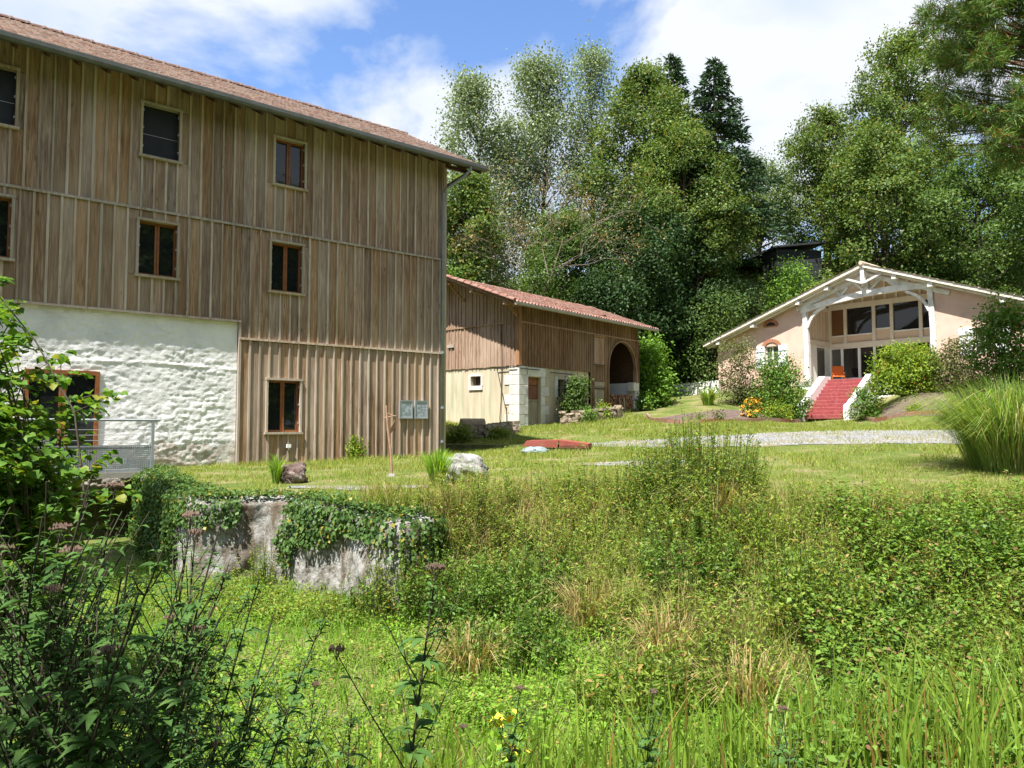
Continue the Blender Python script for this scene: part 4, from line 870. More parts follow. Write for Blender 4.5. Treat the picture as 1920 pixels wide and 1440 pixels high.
def crown_leaves(r, lobes, n, per, L, clr, aspect=.62, up=.7, hollow=.5):
    """lobes (m,6): centre and radii; n leaves in clumps of per"""
    lobes = np.asarray(lobes, float); vol = lobes[:, 3]*lobes[:, 4]+lobes[:, 4]*lobes[:, 5]; nc = max(1, n//per)
    li = r.choice(len(lobes), nc, p=vol/vol.sum()); d = rdir(r, nc); rad = 1-hollow*r.random(nc)**1.6
    cc = lobes[li, :3]+d*lobes[li, 3:]*rad[:, None]
    C = np.repeat(cc, per, 0)+r.normal(size=(nc*per, 3))*clr*np.array([1, 1, .7]); D = np.repeat(d, per, 0); m = len(C)
    A = unit(D*.5+rdir(r, m)+np.array([0, 0, -.25])); N = unit(rdir(r, m)*.55+np.array([0, 0, up*.8])+D*.75)
    s = L*r.uniform(.65, 1.25, m); return leaf_quads(C, A, N, s, s*aspect)
def limb(mb, a, b, r0, r1, r, bend=.12, seg=6, n=5):
    a = np.array(a, float); b = np.array(b, float); L = np.linalg.norm(b-a); off = r.normal(size=3)*L*bend; off[2] = abs(off[2])*.3
    pts = [a+(b-a)*t_+off*math.sin(math.pi*t_) for t_ in np.linspace(0, 1, n)]
    mb.tube([tuple(p) for p in pts], list(np.linspace(r0, r1, n)), seg, cap=False); return pts
PROFILES = {
 'oval': lambda t: math.sin(math.pi*min(1, .12+.88*t)**.85)**.7, 'broad': lambda t: (1-max(0, t-.45)**2*2.6)*(.65+.8*min(t, .45)),
 'poplar': lambda t: (.55+.45*math.sin(math.pi*min(1, t*1.05+.1)))*(1-.75*max(0, t-.5)**1.2*2)}
def tree(name, label, px, ptop, pbot, pw, Y, mat, n, L, seed, kind='oval', group=None, cat='tree', nl=18, lr=(.15, .25), bark='bark', per=34, clr=None, trunkx=0.0, hollow=.5, depth=.8, aspect=.62):
    r = np.random.default_rng(seed); top = at(px, ptop, Y); x0 = top[0]; zb = at(px, pbot, Y)[2]; W = pw/FPX*Y; zg = gz(x0+trunkx, Y); H = top[2]-zb
    root = empty(name, (x0+trunkx, Y, zg), 0, label, cat, group); o = np.array([trunkx, 0, zg-0]); lob = []
    nl = int(nl*1.9); lr = (lr[0]*.60, lr[1]*.78)
    for i in range(nl):
        t_ = (i+.5)/nl; p = PROFILES[kind](t_); a = i*2.399+r.uniform(-.6, .6); q = math.sqrt(r.uniform(.12, 1))*W/2*p*.86
        R_ = W*r.uniform(*lr)*(.6+.4*p); rz2 = R_*r.uniform(.75, 1.1)*(1.5 if kind == 'poplar' else 1)
        lob.append((math.cos(a)*q-trunkx, math.sin(a)*q*depth, min(zb-zg+H*t_, top[2]-zg-rz2*.9), R_, R_, rz2))
    lob.append((r.uniform(-.1, .1)*W-trunkx, 0, H+zb-zg-W*.13, W*.13, W*.13, W*.15))
    if kind == 'poplar':
        for k in range(6): lob.append((r.uniform(-.36, .36)*W-trunkx, r.uniform(-.2, .2)*W, H+zb-zg-r.uniform(.02, .20)*H, W*.05, W*.05, H*.075))
    mb = MB(); hz = (zb-zg)+H*.72; lean = lob[-1][0]*.6
    tp = [(0, 0, -.3), (lean*.1, 0, hz*.25), (lean*.3+r.uniform(-.1, .1), .1, hz*.5), (lean*.6, 0, hz*.78), (lean, 0, hz)]; r0 = max(.10, W*.028)
    mb.tube(tp, [r0*1.25, r0, r0*.8, r0*.55, r0*.25], 8, cap=False)
    for l in lob:
        zz = max(min((zb-zg)*.8+.3, hz*.6), l[2]-r.uniform(.15, .4)*H*.6); k = min(1, zz/hz)
        limb(mb, (lean*k*.8, 0, zz), l[:3], r0*(.5-.25*k), r0*.06, r, .10, 5, 4)
    mb.build('trunk', M[bark], root)
    L *= .78; n = int(n*1.42); V, F_ = crown_leaves(r, lob, n, per, L, clr*.8 if clr else L*1.6, aspect, hollow=hollow*.8); mesh_np('crown', V, F_, M[mat], root); return root
def shrub(name, label, px, pbase, pw, ph, Y, mat, n, L, seed, cat='shrub', group=None, nl=9, stem='stem_green', per=12, aspect=.6, flower=None, nf=0, zoff=0.0, clr=None, hollow=.45, up=.7):
    r = np.random.default_rng(seed); p = at(px, pbase, Y); x0 = p[0]; zg = gz(x0, Y)+zoff; W = pw/FPX*Y; H = (at(px, pbase-ph, Y)[2]-zg)
    root = empty(name, (x0, Y, zg), 0, label, cat, group); lob = []
    for i in range(nl):
        t_ = (i+.5)/nl; a = i*2.4+r.uniform(-.5, .5); q = W/2*.62*math.sqrt(r.uniform(.2, 1))*math.sin(math.pi*(.25+.6*t_)); R_ = min(W, H*1.5)*r.uniform(.18, .27)
        lob.append((math.cos(a)*q, math.sin(a)*q*.8, max(R_*.6, H*t_*.98-R_*.35), R_, R_*.9, R_*.85))
    mb = MB()
    for l in lob: limb(mb, (r.uniform(-.08, .08)*W, r.uniform(-.05, .05)*W, -.08), l[:3], max(.008, W*.012), .004, r, .08, 4, 4)
    mb.build('stems', M[stem], root)
    V, F_ = crown_leaves(r, lob, n, per, L, clr or L*1.3, aspect, up=up, hollow=hollow); V[:, 2] = np.maximum(V[:, 2], .0); mesh_np('foliage', V, F_, M[mat], root)
    if flower:
        V, F_ = crown_leaves(r, [(a, b, c+.03*H, d*1.05, e*1.05, f*1.1) for a, b, c, d, e, f in lob], nf, 5, L*.8, L*.6, .9, 1.5, .1); mesh_np('flowers', V, F_, M[flower], root)
    return root
def big_leaf(L, W, droop, r, n=5):
    """one detailed leaf along +X, midrib at y=0: verts, quads"""
    t_ = np.linspace(0, 1, n); hw = W/2*np.array([0.02, .8, 1.0, .62, .0]) if n == 5 else W/2*np.sin(np.pi*t_)
    x = L*t_*(1-.25*droop*t_); z = -droop*L*t_**2*.6+.06*L*np.sin(np.pi*t_)
    V = np.concatenate([np.stack([x, 0*x, z], -1), np.stack([x, hw, z+hw*.35], -1), np.stack([x, -hw, z+hw*.35], -1)])
    q = []
    for i in range(n-1): q += [(i, i+1, n+i+1, n+i), (i+1, i, 2*n+i, 2*n+i+1)]
    return V, np.array(q)
def place_leaf(tpl, p, az, pitch, roll=0.0):
    V, q = tpl; ca, sa = math.cos(az), math.sin(az); cp, sp_ = math.cos(pitch), math.sin(pitch); cr_, sr_ = math.cos(roll), math.sin(roll)
    Rx = np.array([[1, 0, 0], [0, cr_, -sr_], [0, sr_, cr_]]); Ry = np.array([[cp, 0, -sp_], [0, 1, 0], [sp_, 0, cp]]); Rz = np.array([[ca, -sa, 0], [sa, ca, 0], [0, 0, 1]])
    return V@(Rz@Ry@Rx).T+np.array(p), q

# ------------------------------------------------------------------ trees on the hill
G1 = 'trees on the hill behind the barns'
tree('poplar_tree', 'slender silvery poplar just beyond the end of the tall barn roof', 885, 150, 540, 165, 53, 'l_poplar', 15000, .26, 1, 'poplar', G1, nl=22, lr=(.10, .17), hollow=.8, clr=.75)
tree('poplar_tree', 'tall silvery poplar behind the half-bare dead tree', 1015, 108, 500, 170, 57, 'l_poplar', 18000, .27, 2, 'poplar', G1, nl=26, lr=(.10, .17), hollow=.8, clr=.8)
tree('poplar_tree', 'silvery poplar rising left of the big yellow-green oak', 1108, 98, 480, 130, 60, 'l_poplar', 14000, .27, 3, 'poplar', G1, nl=22, lr=(.11, .18), hollow=.8, clr=.8)
tree('poplar_tree', 'slim silvery poplar between the roof end and the dead tree', 945, 225, 540, 110, 55, 'l_poplar', 9000, .26, 33, 'poplar', G1, nl=16, lr=(.12, .18), hollow=.8, clr=.75)
tree('oak_tree', 'big yellow-green oak in front of the two dark firs', 1205, 128, 480, 260, 55, 'l_oak', 30000, .30, 4, 'oval', G1, nl=26, lr=(.13, .2))
tree('ash_tree', 'broad olive-green tree right of the oak, below the firs', 1275, 235, 520, 270, 51, 'l_oak', 28000, .27, 5, 'oval', G1, nl=26, lr=(.13, .2))
tree('willow_tree', 'grey-green feathery tree left of the dark hill shed', 1420, 300, 515, 180, 60, 'l_willow', 14000, .25, 6, 'oval', G1, nl=20, lr=(.13, .2), hollow=.75, clr=.6)
tree('willow_tree', 'thin-trunked grey-green tree above the small hut', 1375, 360, 520, 120, 63, 'l_willow', 8000, .25, 36, 'oval', G1, nl=14, lr=(.14, .22), hollow=.75)
tree('oak_tree', 'tall oak behind the pine, highest of the trees over the house', 1690, 60, 420, 270, 58, 'l_oak', 28000, .30, 7, 'oval', 'trees above the pink house', nl=26, lr=(.13, .2))
tree('oak_tree', 'yellowish oak with drooping left edge, above the dark shed', 1545, 205, 462, 215, 61, 'l_oak', 22000, .29, 8, 'oval', 'trees above the pink house', nl=22, lr=(.14, .21))
tree('oak_tree', 'dense olive oak directly behind the pink house ridge', 1655, 240, 560, 290, 53, 'l_oak', 30000, .29, 9, 'oval', 'trees above the pink house', nl=28, lr=(.13, .2))
tree('beech_tree', 'dark spreading tree over the right slope of the house roof', 1840, 300, 600, 330, 50, 'l_oak2', 30000, .28, 10, 'broad', 'trees above the pink house', nl=28, lr=(.12, .19))
tree('beech_tree', 'dark tree filling the gap between the pine and the house roof', 1960, 240, 560, 260, 55, 'l_oak2', 18000, .3, 40, 'oval', 'trees above the pink house', nl=20)
tree('maple_tree', 'mid-green tree just above the arched barn roof by the downpipe', 880, 330, 590, 190, 47, 'l_oak', 16000, .26, 11, 'broad', G1, nl=22, lr=(.12, .2))
tree('maple_tree', 'dark green tree behind the arched barn roof, under the poplars', 1060, 400, 640, 210, 50, 'l_oak2', 16000, .26, 12, 'broad', G1, nl=22, lr=(.12, .2))
tree('holm_oak', 'dark evergreen oak shading the slope under the big oak', 1190, 395, 640, 260, 49, 'l_under', 20000, .26, 13, 'broad', G1, nl=24, lr=(.12, .2))
tree('holm_oak', 'dark evergreen oak below the olive-green tree, near the bright bushes', 1310, 430, 690, 190, 50, 'l_under', 15000, .26, 14, 'broad', G1, nl=22, lr=(.12, .2))
for i, (px, pb, pw, ph, Y, m, lab) in enumerate([
  (1120, 610, 130, 110, 47, 'l_under', 'dark bush behind the arched barn roof middle'), (1010, 560, 130, 90, 47, 'l_oak2', 'dark bush at the foot of the dead tree'),
  (1270, 700, 190, 150, 51, 'l_under', 'dark trailing bush between arched barn and pink house'), (1340, 650, 150, 110, 48, 'l_oak2', 'dark bush on the slope left of the pink house eave'),
  (1215, 755, 90, 120, 43.5, 'l_bright', 'bright green bush beside the arched barn end wall'), (1258, 742, 95, 100, 50.5, 'l_bright', 'bright green bush behind the white garden wall'),
  (1310, 722, 80, 50, 50.5, 'l_shrub', 'small green bush at the end of the garden wall'), (1478, 610, 130, 122, 52, 'l_bright', 'sunlit bright bush below the dark hill shed'),
  (1400, 640, 120, 95, 52, 'l_willow', 'pale green bush above the left roof slope of the house'), (1560, 575, 80, 40, 53, 'l_shrub', 'green bush between hill shed and house gable'),
  (1180, 640, 120, 120, 46, 'l_under', 'dark bush over the arched opening roof end'), (850, 590, 90, 90, 45, 'l_shrub', 'green bush above the arched barn roof beside the tall barn'),
  (1760, 560, 260, 90, 51, 'l_oak2', 'dark bush behind the right roof slope of the house'), (1390, 560, 130, 60, 58, 'l_under', 'dark low bush on the hill crest near the hut')]):
    shrub('bush', lab, px, pb, pw, ph, Y, m, 7500, .19, 60+i, 'bush', 'bushes on the wooded slope', nl=12, stem='bark', per=16, clr=.4)
def fir(px, ptop, pbot, pw, Y, seed, lab):
    r = np.random.default_rng(seed); top = at(px, ptop, Y); zg = gz(top[0], Y); zb = at(px, pbot, Y)[2]; W = pw/FPX*Y; H = top[2]-zg; root = empty('fir_tree', (top[0], Y, zg), 0, lab, 'tree', 'dark firs behind the oak')
    mb = MB(); mb.tube([(0, 0, -.3), (0, 0, H*.5), (0, 0, H)], [.35, .22, .03], 7, cap=False); Cs = []; As = []; z = zb-zg
    while z < H-.2:
        t_ = (z-(zb-zg))/(H-(zb-zg)); L = W/2*(1-t_)**.8*r.uniform(.75, 1.15)+.25; nb = 7
        for k in range(nb):
            a = r.uniform(0, 6.28); d = np.array([math.cos(a), math.sin(a), .10]); l = L*r.uniform(.7, 1.1); n = int(26*l)+8
            u = r.random(n)**.7; P = np.array([0, 0, z])+d*l*u[:, None]; P[:, 2] -= l*.42*u**1.5-.22*l*np.maximum(0, u-.7); P += r.normal(size=(n, 3))*np.array([.10, .10, .12])*(1.2-u[:, None]*.5)
            Cs.append(P); As.append(unit(d*1.0+rdir(r, n)*.8+np.array([0, 0, -.3])))
            mb.tube([(0, 0, z), tuple(np.array([0, 0, z-.42*l*.8])+d*l*.9)], [.05, .012], 4, cap=False)
        z += .42
    C = np.concatenate(Cs); A = np.concatenate(As); n = len(C); s = r.uniform(.25, .5, n)
    mb.build('trunk', M['bark'], root); V, F_ = leaf_quads(C, A, unit(rdir(r, n)+np.array([0, 0, .8])), s, s*.34); mesh_np('crown', V, F_, M['l_fir'], root)
fir(1262, 100, 420, 150, 60, 21, 'dark pointed fir just behind the top of the big oak'); fir(1338, 112, 430, 260, 52.5, 22, 'dark fir with long drooping branches right of the oak')

# half-dead tree with bare pale twigs
def dead_tree():
    r = np.random.default_rng(31); p = at(990, 560, 47); zg = gz(p[0], 47); H = at(985, 235, 47)[2]-zg; root = empty('dead_tree', (p[0], 47, zg), 0, 'half-bare dead tree with pale twisted twigs behind the arched barn roof', 'tree')
    mb = MB(); tips = []
    def grow(a, d, L, rad, lev):
        b = a+d*L; bend = r.normal(size=3)*L*.08; mb.tube([tuple(a), tuple((a+b)/2+bend), tuple(b)], [rad, rad*.8, rad*.55], 5 if lev < 2 else 4, cap=False)
        if lev == 5: tips.append(b); return
        for k in range(3 if lev else 4):
            s = unit(d*1.0+rdir(r, 1)[0]*(.85 if lev else .6)+np.array([0, 0, .10 if lev < 3 else -.12])); grow(a+(b-a)*r.uniform(.55, 1), s, L*r.uniform(.55, .82), rad*.52, lev+1)
    grow(np.array([0, 0, -.3]), np.array([.02, 0, 1.0]), H*.42, .11, 0); grow(np.array([0, 0, H*.30]), unit(np.array([-.6, -.2, .6])), H*.22, .05, 1); grow(np.array([0, 0, H*.38]), unit(np.array([.7, -.2, .5])), H*.2, .05, 1)
    mb.build('trunk', M['bark_pale'], root); T = np.array(tips); C = np.repeat(T, 5, 0)+r.normal(size=(len(T)*5, 3))*.22; n = len(C)
    V, F_ = leaf_quads(C, rdir(r, n), rdir(r, n), .16, .09); mesh_np('crown', V, F_, M['l_dead'], root)
dead_tree()

# pine reaching into the picture from the right
def pine():
    r = np.random.default_rng(41); Y = 25.0; zg = gz(20.6, Y); root = empty('pine_tree', (20.6, Y, zg), 0, 'tall pine with rusty inner needles reaching out above the trees of the pink house', 'tree')
    mb = MB(); H = at(2000, -260, Y)[2]-zg; mb.tube([(0, 0, -.3), (.1, 0, H*.4), (-.1, 0, H*.75), (0, 0, H)], [.34, .28, .18, .05], 9, cap=False); cen = []
    lob = []
    for i in range(260):
        px, py = r.uniform(1740, 2120), r.uniform(-170, 300)
        edge = 1728 if py < 130 else 1728+(py-130)*.42
        if px < edge+18: continue
        q = at(px, py, Y+r.uniform(-3.0, 3.0))-np.array([20.6, Y, zg]); z0 = max(1.5, q[2]-r.uniform(.3, 1.8)); limb(mb, (0, 0, z0), q, .06, .015, r, .06, 5, 5); s_ = r.uniform(.38, .62); lob.append((*q, s_*1.15, s_*1.15, s_*.8))
    for (px, py) in ((1716, 200), (1724, 225), (1740, 250), (1758, 275), (1775, 295), (1735, 262)):
        q = at(px, py, Y)-np.array([20.6, Y, zg]); limb(mb, (0, 0, q[2]+.4), q, .05, .012, r, .04, 5, 5); lob.append((*q, .22, .22, .24))
    mb.build('trunk', M['bark_pine'], root); V, F_ = crown_leaves(r, lob, 130000, 24, .27, .07, .085, .5, .55); mesh_np('crown', V, F_, M['l_pine'], root)
pine()
# trees beside and behind the viewer that throw the shade on the foreground
def shade_tree(x, y, zc, rx, ry, rz2, n, seed, lab):
    r = np.random.default_rng(seed); zg = gz(x, y); root = empty('shade_tree', (x, y, zg), 0, lab, 'tree', 'trees beside the hollow'); lob = []
    for i in range(12): a = i*2.4; q = r.uniform(.2, .8); lob.append((math.cos(a)*rx*q, math.sin(a)*ry*q, zc-zg+r.uniform(-.6, .6)*rz2, rx*.38, ry*.38, rz2*.45))
    mb = MB(); mb.tube([(0, 0, -.3), (.1, 0, (zc-zg)*.5), (0, 0, zc-zg)], [.3, .22, .1], 8, cap=False)
    for l in lob: limb(mb, (0, 0, (zc-zg)*.6), l[:3], .09, .02, r)
    mb.build('trunk', M['bark'], root); V, F_ = crown_leaves(r, lob, n, 20, .20, .35, hollow=.7); mesh_np('crown', V, F_, M['l_oak2'], root)
shade_tree(-4.6, -2.3, 5.6, 3.6, 2.6, 1.6, 15000, 51, 'leafy tree on the near bank shading the tall flowering herbs')
shade_tree(-12.2, 8.0, 11.2, 3.0, 3.0, 2.4, 17000, 52, 'leafy tree beside the water channel shading the footbridge side')

def belt():
    r = np.random.default_rng(55); pos = [(15, -9), (22, -4), (9, -15), (27, 3), (1, -20), (-9, -18), (31, 10), (20, -16), (33, 17)]; root = None
    labs = ['wood-edge tree behind the viewer']*len(pos)
    for i, (x, y) in enumerate(pos):
        if root is None:
            root = empty('wood_edge_tree', (x, y, gz(x, y)), 0, 'broad tree of the wood edge behind the viewer, mirrored in the barn windows', 'tree', 'wood-edge trees behind the viewer'); lob = [(math.cos(k*2.4)*3.0*r.uniform(.2, 1), math.sin(k*2.4)*3.0*r.uniform(.2, 1), r.uniform(2.5, 12.5), 2.2, 2.2, 1.9) for k in range(20)]
            mb = MB(); mb.tube([(0, 0, -.3), (0, 0, 11)], [.35, .1], 8, cap=False); mb.build('trunk', M['bark'], root); V, F_ = crown_leaves(r, lob, 16000, 24, .42, .6); mesh_np('crown', V, F_, M['l_oak2'], root)
        else:
            root.scale = (1.5, 1.5, 1.5); c = copy_tree(root); c.location = (x, y, gz(x, y)); c.rotation_euler = (0, 0, i*1.3); q = r.uniform(1.4, 1.75); c.scale = (q, q, q)
belt()
rh = np.random.default_rng(56); n = 36000; x = rh.uniform(-16, 46, n); y = rh.uniform(46, 66, n); h = y*.97+x*.20-50.5; ok = h > -2.0; x, y = x[ok], y[ok]; n = len(x); C = np.stack([x, y, ground(x, y)+rh.random(n)**2*1.1*(.3+fbm(x*.5, y*.5, 3))], -1)
V, F_ = leaf_quads(C, rdir(rh, n), unit(rdir(rh, n)*.7+np.array([-.1, -.4, .9])), rh.uniform(.16, .34, n), rh.uniform(.10, .2, n)); o = mesh_np('hillside_undergrowth', V, F_, M['l_shrub']); tag(o, 'green undergrowth covering the wooded hillside', 'undergrowth', kind='stuff')

# ------------------------------------------------------------------ garden by the house
def yp(px, py, Y): return at(px, py, Y)
for (pts_, hw_, nm) in (([(7.4, 33.4), (10.2, 34.6), (13.4, 37.0)], [1.6, 1.6, .6], 'left'), ([(16.9, 34.2), (18.6, 32.6), (21.5, 30.6)], [.7, 1.4, 1.6], 'right')):
    drape('mulch_bed', pts_, hw_, M['mulch'], .05, 40, 14, rag=.25)
def edging(pts_, lab):
    P = np.array(pts_, float); root = empty('bed_edging', (P[0, 0], P[0, 1], gz(P[0, 0], P[0, 1])), 0, lab, 'edging', 'timber edging of the mulch beds')
    s = np.concatenate([[0], np.cumsum(np.hypot(*np.diff(P, axis=0).T))]); m = max(3, int(s[-1]/.8)); t_ = np.linspace(0, s[-1], m); X = np.interp(t_, s, P[:, 0]); Y_ = np.interp(t_, s, P[:, 1]); Z = ground(X, Y_)
    for i in range(m-1):
        a = (X[i]-P[0, 0], Y_[i]-P[0, 1], Z[i]-root.location.z+.07); b = (X[i+1]-P[0, 0], Y_[i+1]-P[0, 1], Z[i+1]-root.location.z+.07); MB().bar(a, b, .10, .20+random.uniform(-.03, .03)).build('edging_log', M['edging'], root)
edging([(6.5, 36.0), (6.3, 34.0), (7.0, 31.9), (8.2, 31.6), (10.4, 32.9), (13.7, 35.6)], 'curved red-brown edging round the mulch bed left of the red steps')
edging([(16.5, 34.9), (16.6, 33.2), (17.4, 32.0), (19.6, 29.6), (21.0, 28.6)], 'curved red-brown edging round the mulch bed right of the red steps')
shrub('leafy_shrub', 'upright reddish-green shrub in front of the left house corner', 1390, 752, 105, 118, 38.2, 'l_bronze', 6000, .11, 101, nl=14)
shrub('leafy_shrub', 'rounded mid-green shrub left of the red steps', 1458, 760, 118, 90, 37.2, 'l_shrub', 9000, .13, 102, nl=16, hollow=.3)
shrub('leafy_shrub', 'large yellow-green rounded shrub right of the red steps', 1703, 752, 165, 104, 34.6, 'l_yellow', 15000, .12, 103, nl=22, hollow=.25)
shrub('leafy_shrub', 'bronze twiggy shrub beside the large yellow-green shrub', 1800, 742, 120, 110, 33.2, 'l_bronze', 6500, .11, 104, nl=14, hollow=.6)
shrub('leafy_shrub', 'tall glossy green shrub in front of the right house wall', 1890, 730, 135, 165, 31.0, 'l_shrub', 9000, .15, 105, nl=18, hollow=.5)
shrub('leafy_shrub', 'low feathery green shrub against the right cheek of the steps', 1622, 784, 76, 58, 35.0, 'l_shrub', 3200, .10, 106, nl=8)
shrub('small_plant', 'small yellow-green plant on the right mulch bed', 1715, 779, 32, 20, 32.5, 'l_yellow', 500, .09, 107, 'plant', nl=6)
shrub('small_plant', 'small dark plant on the left mulch bed', 1347, 787, 24, 18, 32.5, 'l_bronze', 300, .10, 108, 'plant', nl=5)
shrub('small_plant', 'tiny pale plant at the left bed edging', 1313, 789, 16, 16, 32.0, 'l_yellow', 160, .09, 109, 'plant', nl=4)
shrub('flower_clump', 'clump of orange-yellow flowers beside the left edging', 1412, 784, 42, 36, 34.6, 'l_shrub', 700, .10, 110, 'flowers', nl=7, flower='flower_or', nf=620)
shrub('herb_clump', 'yellowish straggly herbs between orange flowers and steps', 1458, 782, 60, 32, 35.4, 'l_yellow', 1000, .10, 111, 'plant', nl=8)
shrub('climbing_shrub', 'dark glossy shrub climbing the arched barn wall by its window', 1078, 785, 52, 76, 35.6, 'l_oak2', 5200, .13, 112, nl=14, hollow=.35)
shrub('leafy_shrub', 'bright light-green shrub above the dry stone wall', 1100, 790, 36, 26, 34.8, 'l_bright', 900, .11, 113, nl=7)
shrub('leafy_shrub', 'pale yellow-green bush at the right end of the dry stone wall', 1128, 780, 26, 22, 36.0, 'l_yellow', 900, .11, 114, nl=7)
shrub('leafy_shrub', 'small round yellow-green shrub against the tall barn boards', 664, 862, 40, 42, 22.3, 'l_yellow', 900, .075, 115, nl=9, hollow=.35)
shrub('leafy_shrub', 'straggly green plants growing over the ruined stone edge by the downpipe', 862, 836, 62, 36, 29.2, 'l_weed', 1800, .10, 117, nl=9)
shrub('leafy_shrub', 'green plants at the right end of the ruined stone edge', 935, 832, 46, 26, 29.8, 'l_weed', 1200, .10, 118, nl=8)
shrub('leafy_shrub', 'low green shrub beside the arched barn end, by the firewood', 1205, 772, 46, 32, 41.5, 'l_shrub', 900, .14, 116, nl=7)
def spiky(name, lab, px, pb, Y, W, H, n, mat, seed, bw, cat='grass tuft', lean=.55):
    r = np.random.default_rng(seed); p = at(px, pb, Y); zg = gz(p[0], Y); root = empty(name, (p[0], Y, zg), 0, lab, cat)
    a = r.uniform(0, 6.28, n); q = np.sqrt(r.random(n))*W*.22; C = np.stack([np.cos(a)*q, np.sin(a)*q, 0*a-.03], -1); h = H*r.uniform(.55, 1.1, n)
    d = unit(np.stack([np.cos(a), np.sin(a), 0*a], -1)+rdir(r, n)*.5*np.array([1, 1, 0])); l = (r.random(n)**1.2*lean)[:, None]; s = np.cross(d, [0, 0, 1.0]); w = bw*r.uniform(.6, 1.2, n)[:, None]; hh = h[:, None]; up = np.array([0, 0, 1.])
    L1 = C+up*hh*.5+d*hh*l*.25; L2_ = C+up*hh*(.86-.1*l)+d*hh*l*.65; T = C+up*hh*(1-.32*l*l-.1*l)+d*hh*l*1.15
    V = np.stack([C-s*w*.4, C+s*w*.4, L1+s*w*.5, L1-s*w*.5, L2_+s*w*.4, L2_-s*w*.4, T], 1).reshape(-1, 3); k = np.arange(n)[:, None]*7
    V = V+np.repeat(r.normal(size=(n, 1, 3))*np.array([.03, .03, .0])*H, 7, 1).reshape(-1, 3)*np.tile(np.array([0, 0, .4, .4, 1, 1, 1.6])[:, None], (n, 1))
    mesh_np('blades', V, [np.concatenate([k+np.array([[0, 1, 2, 3]]), k+np.array([[3, 2, 4, 5]])]), k+np.array([[5, 4, 6]])], M[mat], root); return root
spiky('ornamental_grass', 'big clump of tall striped grass on the lawn edge by the gravel', 1908, 884, 15.2, 3.9, 1.95, 4200, 'g_tall', 121, .013, lean=1.15)
spiky('spiky_plant', 'dark spiky-leaved plant against the white garden wall', 1328, 748, 37.6, 1.1, 1.0, 160, 'g_reed', 122, .045, 'plant', .9)
spiky('grass_tuft', 'green grass tuft growing beside the pale boulder', 820, 925, 13.4, .55, .72, 420, 'g_meadow', 123, .014, lean=.6)
spiky('grass_tuft', 'small green grass tuft beside the red-brown boulder', 518, 905, 14.4, .28, .62, 160, 'g_meadow', 124, .012, lean=.5)

# dry stone wall and other stonework near the arched barn
def stones(name, lab, pts_, hgt, thick, seed, mat, sw, shh, cat='wall'):
    r = random.Random(seed); P = np.array(pts_, float); root = empty(name, (P[0, 0], P[0, 1], gz(P[0, 0], P[0, 1])), 0, lab, cat); s = np.concatenate([[0], np.cumsum(np.hypot(*np.diff(P, axis=0).T))]); row = 0; z = 0
    while z < hgt:
        h = r.uniform(*shh); d = r.uniform(0, .1)
        while d < s[-1]:
            w = r.uniform(*sw); c = min(d+w/2, s[-1]); x, y = np.interp(c, s, P[:, 0]), np.interp(c, s, P[:, 1]); i = min(len(P)-2, int(np.searchsorted(s, c)-1)) if c > 0 else 0; an = math.atan2(P[i+1, 1]-P[i, 1], P[i+1, 0]-P[i, 0])
            if r.random() < 1-.25*(z/hgt):
                mb = MB(); q = lambda: r.uniform(.78, 1.0)
                a, b, e = w/2, thick/2*r.uniform(.85, 1.1), h/2
                vs = [(sx_*a*q(), sy_*b*q(), sz_*e*q()) for sz_ in (-1, 1) for sy_ in (-1, 1) for sx_ in (-1, 1)]
                mb.add(vs, [(0, 2, 3, 1), (4, 5, 7, 6), (0, 1, 5, 4), (2, 6, 7, 3), (0, 4, 6, 2), (1, 3, 7, 5)])
                o = mb.build('stone', M[mat], root, (x-P[0, 0], y-P[0, 1], gz(x, y)-root.location.z+z+h/2)); o.rotation_euler = (0, 0, an+r.uniform(-.06, .06))
            d += w*.97
        z += h*.93; row += 1
stones('dry_stone_wall', 'low tumbled dry stone wall below the shrubs of the arched barn', [tuple(at(1050, 795, 34.6)[:2]), tuple(at(1100, 795, 34.9)[:2]), tuple(at(1160, 785, 37.2)[:2])], .55, .5, 3, 'drystone', (.18, .42), (.09, .16))
stones('ruined_wall', 'ruined stone edge below the cream gable of the arched barn', [tuple(at(845, 825, 30.0)[:2]), tuple(at(905, 825, 30.2)[:2]), tuple(at(965, 818, 31.2)[:2])], .45, .4, 4, 'drystone', (.2, .45), (.10, .18))
a, b = at(834, 838, 27.2), at(1000, 838, 27.0); mw = empty('mossy_wall', (a[0], a[1], gz(a[0], a[1])-.1), 0, 'low moss-covered wall between the tall barn and the red hatch', 'wall')
MB().bar((0, 0, .12), (b[0]-a[0], b[1]-a[1], .10), .35, .42).build('wall_body', M['moss_wall'], mw)
p = at(888, 800, 31.6); ms = empty('millstone', (p[0], p[1], gz(p[0], p[1])+.05), R(20), 'round worn stone roller lying against the cream gable', 'stone')
MB().tube([(-.55, 0, .22), (.45, 0, .22)], .30, 16).build('drum', M['clay_stone'], ms); MB().tube([(.45, 0, .22), (.47, 0, .22)], .2, 12).build('hollow_end', M['iron'], ms)
p = at(920, 800, 31.8); s2 = empty('stone_block', (p[0], p[1], gz(p[0], p[1])), R(10), 'small grey stone beside the worn stone roller', 'stone')
o = MB().box(-.2, .2, -.15, .15, 0, .3).build('block', M['rock'], s2); bevel(o, .08, 2)
